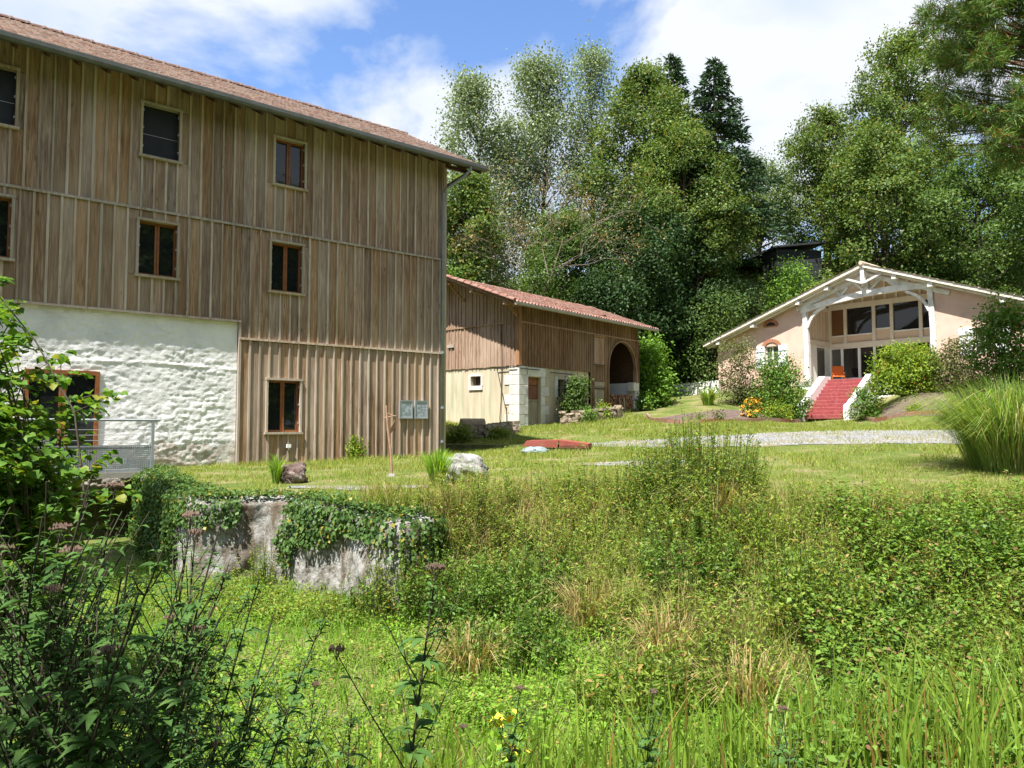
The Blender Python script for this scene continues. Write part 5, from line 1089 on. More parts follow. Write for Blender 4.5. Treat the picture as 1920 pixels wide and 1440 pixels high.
# red hatch on a concrete curb, and a tarpaulin
p = at(1050, 846, 24.6); hx = empty('red_hatch', (p[0], p[1], gz(p[0], p[1])), R(-12), 'red metal hatch cover on a concrete curb beside the blue-grey tarpaulin', 'hatch')
MB().box(-.75, .95, -.55, .6, -.15, .08).build('curb', M['concrete'], hx)
MB().prism([(-1.15, .16), (-1.0, .34), (.05, .36), (.0, .12)], 'y', -.6, .6).build('lid', M['red_metal'], hx); MB().prism([(.06, .12), (.06, .36), (.98, .24), (1.0, .12)], 'y', -.58, .6).build('lid', M['red_metal'], hx)
MB().box(.08, .95, -.62, -.585, .10, .19).build('lid_edge', M['reveal'], hx)
def blob(name, lab, cat, loc, rx, ry, rz2, mat, seed, amp=.25, f=2.2, rot=0.0, part='body', bot=-.3, res=28):
    root = empty(name, loc, rot, lab, cat); th = np.linspace(0, np.pi, res); ph = np.linspace(0, 2*np.pi, res*2, endpoint=False); T, Pp = np.meshgrid(th, ph, indexing='ij')
    n = np.stack([np.sin(T)*np.cos(Pp), np.sin(T)*np.sin(Pp), np.cos(T)], -1)
    d = 1+amp*2*(fbm(n[..., 0]*f+seed*3+n[..., 2]*f*1.3, n[..., 1]*f+seed+n[..., 2]*f*.7, 5, .6)-.5); d = d*(1-.10*(np.abs(n).max(-1)-.6))
    V = n*d[..., None]*np.array([rx, ry, rz2]); V[..., 2] = np.maximum(V[..., 2]+rz2*.55, bot); ii = np.arange(T.size).reshape(T.shape)
    F_ = np.stack([ii[:-1], ii[1:], np.roll(ii[1:], -1, 1), np.roll(ii[:-1], -1, 1)], -1).reshape(-1, 4); o = mesh_np(part, V.reshape(-1, 3), F_, M[mat], root, smooth=True); return root
p = at(862, 905, 14.2); blob('boulder', 'pale grey lichened boulder on the lawn in front of the downpipe', 'boulder', (p[0], p[1], gz(p[0], p[1])), .54, .45, .36, 'rock', 2, .34, 2.6)
p = at(550, 903, 14.6); blob('boulder', 'small red-brown boulder with pale top below the barn window', 'boulder', (p[0], p[1], gz(p[0], p[1])), .27, .24, .25, 'rock_red', 5, .40, 2.4)
p = at(1004, 851, 23.8); blob('tarpaulin', 'blue-grey tarpaulin heap beside the red hatch', 'tarpaulin', (p[0], p[1], gz(p[0], p[1])-.04), .46, .4, .18, 'tarp', 7, .2, 2.5)
# leaning shovel
sv = empty('shovel', (-2.57, 16.09, gz(-2.57, 16.09)), R(15), 'reddish wooden pole with an old shovel blade standing in the lawn', 'tool')
MB().tube([(0, 0, -.1), (-.03, 0, .5), (-.10, 0, 1.0), (-.14, 0, 1.52)], [.028, .026, .024, .02], 8).build('handle', M['rust_wood'], sv); MB().tube([(-.20, 0, 1.25), (.07, 0, 1.30)], .012, 6).tube([(-.13, 0, 1.36), (.06, 0, 1.28)], .010, 6).build('crosspiece', M['rust_wood'], sv)
MB().add([(.075, .02, 1.30), (.05, .03, 1.02), (-.05, .0, .90), (-.055, -.02, 1.0), (.02, -.05, 1.16), (.078, .03, 1.295), (.053, .04, 1.02), (-.047, .01, .90), (-.052, -.01, 1.0), (.023, -.04, 1.16)], [(0, 1, 2, 3, 4), (9, 8, 7, 6, 5), (0, 5, 6, 1), (1, 6, 7, 2), (2, 7, 8, 3), (3, 8, 9, 4), (4, 9, 5, 0)]).build('blade', M['rust_wood'], sv)
MB().tube([(-.02, 0, -.02), (-.02, 0, .06)], [.12, .07], 7).build('foot_stone', M['rock'], sv)

# ------------------------------------------------------------------ retaining wall with ivy
RW = np.array([(-8.9, 18.5), (-8.45, 17.5), (-7.4, 15.8), (-6.45, 14.1), (-5.5, 12.9), (-4.8, 11.85), (-4.35, 12.0), (-3.95, 12.15), (-3.5, 11.95), (-3.0, 11.62), (-2.4, 11.0), (-1.9, 10.42), (-1.45, 9.95), (-1.25, 10.4)])
s_rw = np.concatenate([[0], np.cumsum(np.hypot(*np.diff(RW, axis=0).T))]); ns, nv = 230, 46
ts = np.linspace(0, s_rw[-1], ns); wx = np.interp(ts, s_rw, RW[:, 0]); wy = np.interp(ts, s_rw, RW[:, 1]); tx, ty = np.gradient(wx), np.gradient(wy)
kk = np.ones(9)/9; tx = np.convolve(np.pad(tx, 4, 'edge'), kk, 'valid'); ty = np.convolve(np.pad(ty, 4, 'edge'), kk, 'valid'); ln = np.hypot(tx, ty); onx, ony = ty/ln, -tx/ln
topz = upper(wx, wy)+.03; vv = np.linspace(0, 1, nv); TS, VV = np.meshgrid(ts, vv, indexing='ij')
outw = .13+.30*(fbm(TS*1.3, VV*2.0+4, 6, .6)-.35)+.10*(1-VV)+.12*np.sin(TS*2.1)*.5-.25*sstep((VV-.93)/.07)
def wallpt(i, v, o): return np.stack([wx[i]+onx[i]*o, wy[i]+ony[i]*o, -2.75+(topz[i]+2.75)*v], -1)
WV = np.stack([wx[:, None]+onx[:, None]*outw, wy[:, None]+ony[:, None]*outw, -2.75+(topz[:, None]+2.75)*VV], -1)
ii = np.arange(ns*nv).reshape(ns, nv); Fq = np.stack([ii[:-1, :-1], ii[:-1, 1:], ii[1:, 1:], ii[1:, :-1]], -1).reshape(-1, 4)
rw = mesh_np('retaining_wall', WV.reshape(-1, 3), Fq, M['cliff'], smooth=True); tag(rw, 'weathered pale rock retaining wall below the lawn, half hidden by ivy', 'wall')
r = np.random.default_rng(71); n = 26000; fi = r.random(n)*(ns-1); i0 = fi.astype(int); v = r.random(n)**.75; sp_ = ts[i0]
pxw = 960+FPX*wx[i0]/wy[i0]
den = fbm(sp_*1.5, v*2.2+3, 3)*1.0+.45*(v-.45)                                   # ivy hangs from the top, bare rock shows between
bare = np.exp(-((sp_-s_rw[7]+.05)/.40)**2)*.8+np.exp(-((sp_-s_rw[11]+.1)/.5)**2)*.6*(v < .75)+np.exp(-((sp_-s_rw[5]-.25)/.42)**2)*.6*(v < .72)
keep = (den-bare > .47) | (sp_ < s_rw[4]-.1)
i0, v = i0[keep], v[keep]; n = len(i0); o_ = outw[i0, np.minimum((v*(nv-1)).astype(int), nv-1)]+r.uniform(.02, .16, n)
C = wallpt(i0, v, o_); C[:, 2] += .03; N = unit(np.stack([onx[i0], ony[i0], .55+0*v], -1)+rdir(r, n)*.55); s = r.uniform(.04, .078, n)
parts = [leaf_quads(C, unit(np.array([0, 0, -1.])+rdir(r, n)*.8), N, s, s*.95)]
n = 7000; i0 = (r.random(n)*(ns-1)).astype(int); o_ = -.55*r.random(n)**2+.14*r.random(n); C = np.stack([wx[i0]+onx[i0]*o_, wy[i0]+ony[i0]*o_, 0*o_], -1); C[:, 2] = np.where(o_ > .02, topz[i0]-.02, np.maximum(ground(C[:, 0], C[:, 1]), topz[i0]-.12))+r.uniform(.02, .10, n)
s = r.uniform(.035, .07, n); parts.append(leaf_quads(C, rdir(r, n)*np.array([1, 1, .4]), unit(np.array([0, 0, 1.])+rdir(r, n)*.5), s, s*.9))
V, F_ = join(parts); o = mesh_np('ivy', V, F_, M['l_ivy']); tag(o, 'green ivy hanging over the retaining wall', 'ivy', kind='stuff')

# ------------------------------------------------------------------ ground vegetation
def scatter(r, n, x0, x1, y0, y1): return r.uniform(x0, x1, n), y0+(y1-y0)*r.random(n)**1.25
def blocked(x, y):
    """inside a building or on the gravel"""
    c, s = math.cos(BPHI), math.sin(BPHI); lx, ly = (x-BC[0])*c+(y-BC[1])*s, -(x-BC[0])*s+(y-BC[1])*c; b = (lx < .1) & (ly > -.06)
    c, s = math.cos(P2), math.sin(P2); lx, ly = (x-B2[0])*c+(y-B2[1])*s, -(x-B2[0])*s+(y-B2[1])*c; b |= (lx > -.05) & (ly > -.1) & (lx < 11) & (ly < 9)
    return b
def track_d(x, y):
    P = np.array([(24, 23.0), (16, 23.2), (11, 23.6), (7, 24.2), (4.2, 25.2), (2.8, 26.0)]); hw = np.array([3.3, 3.2, 2.9, 2.2, 1.2, .5]); best = np.full(len(x), 9.)
    for i in range(len(P)-1):
        e = P[i+1]-P[i]; t_ = np.clip(((x-P[i, 0])*e[0]+(y-P[i, 1])*e[1])/(e@e), 0, 1); best = np.minimum(best, np.hypot(x-P[i, 0]-t_*e[0], y-P[i, 1]-t_*e[1])/(hw[i]+(hw[i+1]-hw[i])*t_))
    return best
r = np.random.default_rng(81)
# lawn
x, y = scatter(r, 420000, -10, 26, 9.5, 41); k, sd = crest(x, y); td = track_d(x, y); nz = fbm(x*1.3, y*1.3, 3)
ok = (k < .15) & ~blocked(x, y) & (np.abs(x) < y*.76+1) & ((td > 1.05) | (r.random(len(x)) < .05+.22*(nz > .54)+.45*sstep((td-.45)*1.6)*(y > 24))) & (r.random(len(x)) < .06+1.6*sstep((nz-.34)*2.6)) & ~((x > 6.3) & (y > 31.5+(x < 16)*(x-8)*.55) & (y > 33-(x > 16)*(x-16)*.8))
ok &= ~((np.hypot((x+2.7)/1.2, (y-13.5)/.28) < 1) & (r.random(len(x)) < .9)) & ~((np.hypot((x-3.0)/1.6, (y-18.2)/.6) < 1) & (r.random(len(x)) < .9))
x, y = x[ok], y[ok]; z = ground(x, y); n = len(x); h = r.uniform(.04, .10, n)*(1+.7*(fbm(x*.6+7, y*.6, 2) > .56))*(1+.03*(y-12)); V, F_ = blades(np.stack([x, y, z-.01], -1), h, .013*(1+.05*np.clip(y-12, 0, 20)), r.uniform(.2, .95, n), r, tri=True)
o = mesh_np('lawn_grass', V, F_, M['g_lawn']); tag(o, 'short yellowish lawn grass on the upper ground', 'grass', kind='stuff')
# hollow bottom: bright grass and low leaves
x, y = scatter(r, 92000, -7.5, 8, 3.2, 13.5); k, sd = crest(x, y); ok = (k > .62) & (np.abs(x) < y*.74+.8); x, y = x[ok], y[ok]; z = ground(x, y); n = len(x); nz = fbm(x*.9+3, y*.9, 3)
gsel = r.random(n) < .42+.5*(nz > .48)
xa, ya, za = x[gsel], y[gsel], z[gsel]; V, F_ = blades(np.stack([xa, ya, za-.02], -1), r.uniform(.10, .34, len(xa)), r.uniform(.006, .012, len(xa)), r.uniform(.15, .9, len(xa)), r)
o = mesh_np('meadow_grass', V, F_, M['g_meadow']); tag(o, 'bright green soft grass on the bottom of the hollow', 'grass', kind='stuff')
xb, yb, zb2 = np.repeat(x[~gsel], 3), np.repeat(y[~gsel], 3), np.repeat(z[~gsel], 3); n = len(xb); C = np.stack([xb+r.normal(size=n)*.05, yb+r.normal(size=n)*.05, zb2+r.uniform(.02, .20, n)*(.5+fbm(xb*1.7, yb*1.7, 2))], -1); s = r.uniform(.025, .055, n)
V, F_ = leaf_quads(C, rdir(r, n)*np.array([1, 1, .4]), unit(np.array([0, 0, 1.])+rdir(r, n)*.45), s, s*.6); o = mesh_np('meadow_herbs', V, F_, M['l_meadow']); tag(o, 'low bright green leafy herbs carpeting the hollow', 'ground cover', kind='stuff')
# weeds on the bank
def herbs(n, box, cond, hh, per, L, W, seed, droop=.2, spread=.07):
    r = np.random.default_rng(seed); x, y = scatter(r, n, *box); k, sd = crest(x, y); ok = cond(x, y, k, sd, r) & (np.abs(x) < y*.74+.8); x, y = x[ok], y[ok]; z = ground(x, y); m = len(x); H = r.uniform(*hh, m)*(.55+.9*fbm(x*.7+31, y*.7, 2)); lx, ly = r.normal(size=m)*.18, r.normal(size=m)*.18
    i = np.repeat(np.arange(m), per); t_ = r.random(len(i))**.6; a = r.uniform(0, 6.28, len(i)); C = np.stack([x[i]+lx[i]*H[i]*t_, y[i]+ly[i]*H[i]*t_, z[i]+H[i]*t_], -1); C += r.normal(size=C.shape)*spread*.4
    A = np.stack([np.cos(a), np.sin(a), r.uniform(-.5, .7, len(i))-droop], -1); s = L*r.uniform(.6, 1.25, len(i))*(1.1-.45*t_)
    N = unit(np.array([0, 0, 1.])+rdir(r, len(i))*.55); lv = leaf_quads(C, A, N, s, s*W)
    w = .004; S = np.stack([x, y, z-.02], -1); T = np.stack([x+lx*H, y+ly*H, z+H], -1); e = np.array([w, 0, 0]); sv_ = (np.stack([S-e, S+e, T], 1).reshape(-1, 3), [np.arange(m*3).reshape(m, 3)])
    return lv, sv_
def bankc(x, y, k, sd, r): return (k > .03) & (k < .93) & (sd > 0) & (x > -1.9) & (y > 5.2) & (r.random(len(x)) < .55+.6*(fbm(x*1.1+5, y*1.1, 3) > .45))
l1, s1 = herbs(11000, (-2, 9, 5.2, 13), bankc, (.12, .80), 18, .080, .34, 91)
l1b, s1b = herbs(5000, (-6, 8, 4.2, 11.8), lambda x, y, k, sd, r: (k > .6) & (fbm(x*.8+50, y*.8, 3) > .50) & (y > 4.4), (.16, .42), 14, .07, .42, 92)
l1c, s1c = herbs(2600, (-5, 1.5, 9.6, 12.2), lambda x, y, k, sd, r: (k > .3) & (sd > .25) & (sd < 1.6), (.10, .28), 12, .06, .45, 93)
V, F_ = join([l1, l1b, l1c]); o = mesh_np('bank_weeds', V, F_, M['l_weed']); tag(o, 'dense yellow-green weeds covering the bank below the lawn', 'weeds', kind='stuff')
V, F_ = join([s1, s1b, s1c]); o2 = mesh_np('stalks', V, F_, M['stem_green'], o); o2['kind'] = 'stuff'
l2, s2b = herbs(6500, (1.5, 10, 3.6, 10), lambda x, y, k, sd, r: (sd > .2) & (x > y*.42-.9+1.2*fbm(x*.8, y*.8+9, 2)) & (y > 3.8) & (r.random(len(x)) < .9), (.25, .7), 18, .088, .62, 94, .1, .12)
V, F_ = join([l2]); o = mesh_np('bramble_thicket', V, F_, M['l_bramble']); tag(o, 'dense green bramble thicket on the bank below the striped grass', 'brambles', kind='stuff'); V, F_ = join([s2b]); o2 = mesh_np('canes', V, F_, M['stem_dark'], o); o2['kind'] = 'stuff'
x, y = scatter(r, 120000, -2.5, 9, 5.0, 13); k, sd = crest(x, y); nz = fbm(x*1.2+70, y*1.2, 3); ok = (sd > -.8) & (k < .97) & (nz > .47) & (np.abs(x) < y*.74+.8) & (x > -2.2); x, y = x[ok], y[ok]; n = len(x); V, F_ = blades(np.stack([x, y, ground(x, y)-.02], -1), r.uniform(.12, .5, n), .006, r.uniform(.3, .98, n), r)
o = mesh_np('dry_grass', V, F_, M['g_dry']); tag(o, 'straw-coloured dry grass tufts among the bank weeds', 'dry grass', kind='stuff')
x, y = scatter(r, 60000, -2.2, 9, 4.6, 12.6); k, sd = crest(x, y); ok = (sd > -.5) & (k < .95) & (np.abs(x) < y*.74+.8) & (fbm(x*.9+12, y*.9, 3) > .40); x, y = x[ok], y[ok]; n = len(x); V, F_ = blades(np.stack([x, y, ground(x, y)-.02], -1), r.uniform(.15, .7, n), .008, r.uniform(.15, .9, n), r)
o = mesh_np('bank_grass', V, F_, M['g_bank']); tag(o, 'long green grass growing through the bank weeds', 'grass', kind='stuff')
# gravel stones
x, y = scatter(r, 42000, 2, 24, 17, 36); td = track_d(x, y); ok = (td < .95) | ((np.hypot((x-3.0)/1.5, (y-18.2)/.5) < 1)); x, y = x[ok], y[ok]; n = len(x); z = ground(x, y)+.02; s = r.uniform(.02, .05, n)[:, None]
off = np.array([(1, 0, 0), (-.5, .87, 0), (-.5, -.87, 0), (0, 0, .9)]); C = np.stack([x, y, z], -1); V = (C[:, None, :]+off[None]*s[:, None]*r.uniform(.6, 1.2, (n, 4, 1))).reshape(-1, 3); kx = np.arange(n)[:, None]*4
o = mesh_np('loose_gravel', V, np.concatenate([kx+np.array([[0, 1, 3]]), kx+np.array([[1, 2, 3]]), kx+np.array([[2, 0, 3]])]), M['stone_bits']); tag(o, 'loose pale stones on the gravel track', 'gravel', kind='stuff')
# sword-leaved plants along the near edge
x = r.uniform(-1.5, 4.3, 2600); y = 3.9+1.35*r.random(2600)+.12*x; ok = (fbm(x*1.6, y*1.6+4, 2) > .36) & (x/y > -.3); x, y = x[ok], y[ok]; n = len(x)
V, F_ = blades(np.stack([x, y, ground(x, y)-.03], -1), r.uniform(.45, 1.12, n)*(.75+.13*np.clip(x, 0, 3)), r.uniform(.012, .026, n), np.clip(np.abs(r.normal(size=n))*.28, 0, .95), r, curve=.35); o = mesh_np('sword_leaves', V, F_, M['g_reed']); tag(o, 'upright yellow-green sword leaves along the near edge of the hollow', 'reeds', kind='stuff')

# tall weed clump on the bank crest and single bushy weeds
def weed_bush(lab, px, pb, Y, W, H, n, seed, mat='l_weed', L=.075, asp=.32, per=30):
    r = np.random.default_rng(seed); p = at(px, pb, Y); zg = gz(p[0], Y); root = empty('tall_weeds', (p[0], Y, zg), 0, lab, 'plant', 'tall weed clumps on the bank'); m = n//per; a = r.uniform(0, 6.28, m); q = np.sqrt(r.random(m))*W/2; bx, by = np.cos(a)*q, np.sin(a)*q*.8; h = H*r.uniform(.55, 1.05, m)*(1-.35*(q/(W/2))**2)
    tx_, ty_ = bx*1.25+r.normal(size=m)*.06, by*1.25+r.normal(size=m)*.06; i = np.repeat(np.arange(m), per); t_ = r.random(len(i))**.75; C = np.stack([bx[i]+(tx_-bx)[i]*t_, by[i]+(ty_-by)[i]*t_, h[i]*t_], -1)+r.normal(size=(len(i), 3))*.012
    b = r.uniform(0, 6.28, len(i)); A = np.stack([np.cos(b), np.sin(b), r.uniform(.1, 1.2, len(i))], -1); s = L*r.uniform(.6, 1.2, len(i))*(1.15-.5*t_); V, F_ = leaf_quads(C, A, unit(rdir(r, len(i))+np.array([0, 0, .6])), s, s*asp); mesh_np('foliage', V, F_, M[mat], root)
    mb = MB()
    for j in range(m): mb.tube([(bx[j], by[j], -.05), (tx_[j], ty_[j], h[j])], [.006, .002], 3, cap=False)
    mb.build('stems', M['stem_green'], root)
weed_bush('tall leafy weed clump on the bank crest in front of the gravel track', 1312, 955, 10.3, 1.5, 1.40, 12000, 131, 'l_weed', .085, .26)
weed_bush('lower weeds merging from the tall crest clump down the bank', 1330, 1010, 9.5, 1.5, .85, 5000, 151, 'l_weed', .08, .30)
weed_bush('pale sunlit weeds on the gravel side of the tall crest clump', 1375, 945, 10.8, .9, .8, 3000, 152, 'l_yellow', .07, .3)
WB = [('smaller leafy weed clump leaning beside the tall clump', 1210, 965, 10.5, .9, .90, 3000, 132, 'l_weed', .075, .32), ('leafy weeds in the middle of the bank above the straw grass', 1000, 1080, 9.6, 1.4, 1.05, 4600, 133, 'l_bramble', .08, .42),
 ('pale-leaved weeds standing at the foot of the bank', 1180, 1330, 6.6, .9, .72, 1800, 134, 'l_weed', .10, .30), ('leafy weeds standing alone on the bank beside the brambles', 1530, 1190, 7.8, 1.0, 1.1, 3000, 135, 'l_weed', .085, .42),
 ('bright narrow-leaved weeds at the foot of the bramble bank', 1750, 1380, 5.6, 1.5, .70, 3200, 136, 'l_weed', .085, .26), ('green weeds sprouting below the end of the retaining wall', 850, 1120, 9.4, 1.2, 1.05, 4000, 137, 'l_bramble', .08, .42),
 ('broad green weed mass between the wall end and the bank middle', 920, 1010, 10.2, 1.3, .75, 3600, 138, 'l_weed', .07, .40), ('leafy clump below the tall crest clump', 1290, 1080, 8.8, 1.1, .85, 3000, 139, 'l_bramble', .075, .45),
 ('yellowing weeds right of the tall crest clump', 1420, 1050, 9.0, 1.0, .62, 2200, 140, 'l_yellow', .06, .35), ('low green clump at the bank foot above the soft grass', 960, 1215, 8.0, 1.2, .70, 3000, 142, 'l_bramble', .075, .45),
 ('bramble-like clump near the top of the bramble bank', 1800, 1060, 8.6, 1.3, .75, 3200, 143, 'l_bramble', .085, .60), ('dark green clump on the bramble slope', 1690, 1150, 7.6, 1.1, .70, 2600, 144, 'l_bramble', .085, .55),
 ('light green clump low among the brambles', 1880, 1230, 6.8, 1.0, .75, 2600, 145, 'l_weed', .085, .45), ('narrow-leaved bright weeds beside the sword leaves', 1560, 1400, 5.6, 1.2, .62, 2400, 146, 'l_weed', .08, .25),
 ('weeds between the bank foot and the pale-leaved ones', 1330, 1260, 7.0, 1.0, .75, 2400, 147, 'l_weed', .08, .35), ('small upright weeds on the lawn edge beside the crest clump', 1120, 930, 11.4, 1.1, .55, 2400, 148, 'l_weed', .06, .35),
 ('green weeds hiding the broken end of the retaining wall', 775, 1085, 9.7, 1.0, 1.25, 3600, 161, 'l_weed', .07, .38), ('mixed weeds against the pale rock near the wall end', 700, 1095, 10.0, .7, .75, 1800, 162, 'l_bramble', .07, .42),
 ('yellowing plants growing up the crack between the rock faces', 492, 1085, 11.3, .35, .95, 900, 163, 'l_yellow', .055, .4), ('weeds spilling over the top of the wall end', 745, 965, 10.7, .9, .35, 1500, 164, 'l_weed', .055, .4),
 ('fresh weeds at the foot of the retaining wall', 640, 1120, 9.8, 1.0, .42, 2000, 149, 'l_weed', .055, .5), ('straggling weeds below the bare rock of the wall', 480, 1110, 10.2, .9, .38, 1600, 150, 'l_weed', .055, .5)]
for a_ in WB: weed_bush(*a_)
for i, (px, pb, Y, H_, lab) in enumerate(((985, 1000, 9.9, 1.45, 'tall thin dark weed stalk rising from the bank-middle weeds toward the red hatch'), (945, 960, 11.0, 1.0, 'thin weed stalk on the lawn edge beside the pale boulder'), (1625, 1050, 8.8, 1.0, 'bare thin stalk on the lawn edge by the brambles'), (1520, 1010, 9.2, .8, 'short thin stalk between crest clump and bramble bank'), (1070, 960, 11.0, .9, 'thin stalk behind the bank-middle weeds'))):
    weed_bush(lab, px, pb, Y, .12, H_, 180, 400+i, 'l_weed', .06, .35, 45)
for i, (px, pb, Y, W_, H_, n_w) in enumerate(((1350, 1000, 9.6, .6, .75, 260), (1250, 1190, 7.8, .7, .6, 300), (1400, 1290, 6.8, .7, .55, 320), (880, 1230, 7.8, .8, .55, 300), (1640, 990, 9.4, .5, .55, 220), (1100, 1120, 8.8, .6, .6, 220))):
    spiky('dry_grass_tuft', ['straw-coloured grass tuft leaning on the tall crest clump', 'tan dry grass tuft in the middle of the bank', 'arching brown grass tuft at the bank foot', 'fallen rusty grass tuft beside the low green clump', 'pale straw tuft on the lawn edge by the brambles', 'thin straw tuft among the bank-middle weeds'][i], px, pb, Y, W_*1.6, H_, n_w, 'g_dry', 300+i, .010, 'grass tuft', 1.1)

# hazel bush on the left
def hazel():
    r = np.random.default_rng(141); x0, y0 = -4.55, 6.1; zg = gz(x0, y0); root = empty('hazel_bush', (x0, y0, zg), 0, 'sunlit hazel bush with rounded leaves beside the footbridge', 'bush'); mb = MB(); Vs = []; Fs = []; o = 0; tpl = [big_leaf(L, L*.9, .35, r, 4) for L in (.066, .08, .094, .106)]
    for k in range(92):
        a = r.uniform(0, 6.28); top = np.array([math.cos(a)*r.uniform(.05, .92), math.sin(a)*r.uniform(.05, .9), 1.3+2.75*r.random()**.7]); top[2] *= 1-.12*np.hypot(top[0], top[1])-.22*max(0, top[0]); base = np.array([r.normal()*.12, r.normal()*.12, -.05])
        pts_ = limb(mb, base, top, .016, .004, r, .10, 5, 7); P = np.array(pts_); s = np.linspace(0, 1, 7)
        for tw in range(12):
            t_ = r.uniform(.36, 1); q = np.array([np.interp(t_, s, P[:, c]) for c in range(3)]); az = r.uniform(0, 6.28); d = np.array([math.cos(az), math.sin(az), r.uniform(-.2, .5)]); L = r.uniform(.15, .5); e = q+d*L; mb.tube([tuple(q), tuple(e)], [.004, .002], 3, cap=False)
            for j in range(15):
                u = r.uniform(.15, 1.05); V, f = place_leaf(tpl[r.integers(4)], q+d*L*u+r.normal(size=3)*.025, az+r.uniform(-1.4, 1.4), r.uniform(-.5, .25), r.uniform(-.6, .6)); Vs.append(V); Fs.append(f+o); o += len(V)
    mb.build('stems', M['bark'], root); mesh_np('foliage', np.concatenate(Vs), np.concatenate(Fs), M['l_hazel'], root, smooth=True)
hazel()
# hemp agrimony in the foreground
def hemp(seed, H, lean, heads=True):
    r = np.random.default_rng(seed); root = empty('hemp_agrimony', (0, 0, 0)); mb = MB(); hd = MB(); Vs = []; Fs = []; o = 0; tpl = [big_leaf(L, L*.30, .55, r) for L in (.085, .11, .13)]; small = [big_leaf(L, L*.32, .4, r) for L in (.04, .055)]
    def put(t_, p, az, pit):
        nonlocal o
        V, f = place_leaf(t_, p, az, pit, r.uniform(-.3, .3)); Vs.append(V); Fs.append(f+o); o += len(V)
    def pos(t_): return np.array([lean[0]*t_**1.4, lean[1]*t_**1.4, H*t_])
    mb.tube([tuple(pos(t_)) for t_ in np.linspace(-.02, 1, 8)], list(np.linspace(.0075, .003, 8)), 6)
    def head(p, sc):
        for k in range(int(34*sc)+8):
            a = r.uniform(0, 6.28); q = math.sqrt(r.random())*.042*sc; c = p+np.array([math.cos(a)*q, math.sin(a)*q, .03*sc-(q/.042)**2*.012+r.uniform(-.006, .006)]); s = .0045
            hd.add([c+np.array(v)*s for v in ((1.1, 0, 0), (-.6, .9, 0), (-.6, -.9, 0), (0, 0, 2.2), (0, 0, -2.6))], [(0, 1, 3), (1, 2, 3), (2, 0, 3), (1, 0, 4), (2, 1, 4), (0, 2, 4)])
        for k in range(7):
            a = k*.9; e = p+np.array([math.cos(a)*.025*sc, math.sin(a)*.025*sc, .022*sc]); mb.tube([tuple(p-np.array([0, 0, .04*sc])), tuple(e)], .0012, 3, cap=False)
    t_ = .18; az = r.uniform(0, 3)
    while t_ < .97:
        p = pos(t_); big = t_ < .85
        for s in (0, math.pi):
            for da in ((-.5, 0, .5) if big else (0,)): put((tpl if big else small)[r.integers(2)+(1 if big and da == 0 else 0)], p, az+s+da, r.uniform(.0, .45))
            if t_ > .45 and r.random() < .55:
                d = np.array([math.cos(az+s)*.5, math.sin(az+s)*.5, .85]); L = H*(.98-t_)*r.uniform(.6, 1.0); e = p+d*L; mb.tube([tuple(p), tuple(p+d*L*.5+np.array([0, 0, -.01])), tuple(e)], [.003, .0025, .0015], 4, cap=False)
                for j in range(3): 
                    for s2_ in (0, math.pi): put(small[r.integers(2)], p+d*L*(.3+.25*j), az+1.2*j+s2_, r.uniform(0, .5))
                if heads and r.random() < .10: head(e, r.uniform(.4, .6))
        az += 1.571+r.uniform(-.2, .2); t_ += r.uniform(.045, .062)*1.5/H
    if heads: head(pos(1.0), .8)
    mb.build('stem', M['stem_dark'], root); mesh_np('leaves', np.concatenate(Vs), np.concatenate(Fs), M['l_hemp'], root, smooth=True); hd.build('flower_heads', M['flower_pk'], root) if heads else None
    return root
protos = [hemp(200+i, H, l, i in (0, 2, 5)) for i, (H, l) in enumerate([(1.55, (.16, .0)), (1.75, (.30, -.05)), (1.35, (.10, .08)), (1.6, (.45, .05)), (1.2, (.05, 0)), (1.5, (-.08, .06))])]
rr = random.Random(4); spots = []
for k in range(66):
    Y = rr.uniform(2.9, 4.7); px = rr.uniform(-40, 400)*(1.0 if k % 3 else .7); spots.append((px, Y))
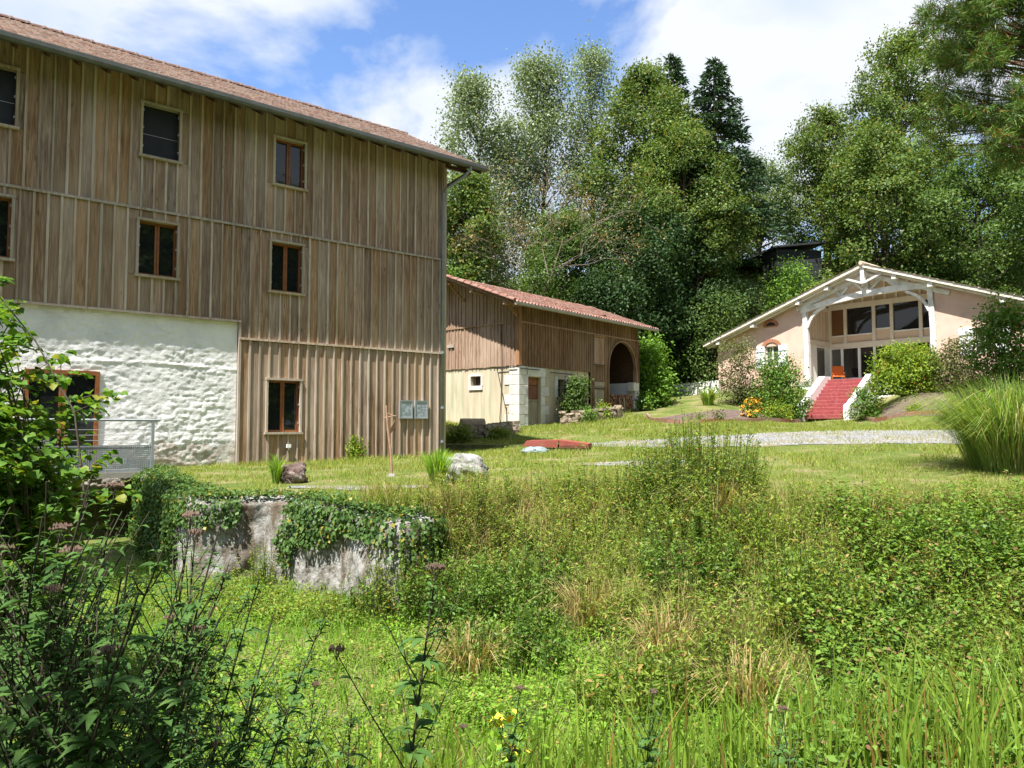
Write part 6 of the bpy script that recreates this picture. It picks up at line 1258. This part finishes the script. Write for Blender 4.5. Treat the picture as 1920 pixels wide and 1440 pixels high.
LEFTL = {True: 'dark-stemmed hemp agrimony with dusty pink heads in the shaded thicket below the hazel', False: 'leafy flowerless hemp agrimony in the shaded thicket below the hazel'}
single = [(735, 3.3, 1070, 'lone dark-stemmed hemp agrimony with side branches standing against the bright meadow'), (430, 3.7, 1140, None), (470, 4.4, 1210, None), (385, 3.4, 1150, None), (560, 4.2, 1290, None), (930, 3.9, 1285, 'hemp agrimony with pink head near the yellow flowers'),
          (1195, 4.1, 1300, 'slim pink-headed hemp agrimony right of the yellow flowers'), (1500, 3.5, 1335, 'dark hemp agrimony among the sword leaves'), (1440, 3.4, 1380, 'short dark hemp agrimony beside the one among the sword leaves'), (640, 3.7, 1330, 'short hemp agrimony left of the lone tall one')]
used = set()
def place(pi, X, Y, ztop, rz, label, group):
    o = protos[pi] if pi not in used else copy_tree(protos[pi]); used.add(pi); H = [1.55, 1.75, 1.35, 1.6, 1.2, 1.5][pi]; zg = gz(X, Y); sc = max(.45, min(1.5, (ztop-zg)/H)) if ztop else rr.uniform(.85, 1.15)
    o.location = (X, Y, zg-.02); o.rotation_euler = (0, 0, rz); o.scale = (sc, sc, sc); tag(o, label, 'plant', group)
for k, (px, Y) in enumerate(spots):
    pt = 940+rr.uniform(-90, 330)+max(0, px)*.38; q = at(px, pt, Y); pi = rr.choice([0, 1, 2, 3, 5, 3, 1]); place(pi, q[0], Y, q[2], rr.uniform(-.9, .9), LEFTL[pi in (0, 2, 5)], 'hemp agrimony thicket')
for k, (px, Y, pt, lab) in enumerate(single):
    q = at(px, pt, Y); place([0, 3, 3, 1, 2, 0, 2, 5, 4, 4][k], q[0], Y, q[2], rr.uniform(-.4, .4), lab or 'hemp agrimony stem leaning out from the shaded thicket over the bright meadow', 'hemp agrimony thicket' if not lab else 'single hemp agrimony plants')
# small yellow flowers at the near edge
shrub('flower_clump', 'small clump of yellow flowers near the sword leaves', 955, 1400, 90, 80, 4.5, 'l_meadow', 260, .06, 151, 'flowers', nl=5, flower='flower_yl', nf=120)
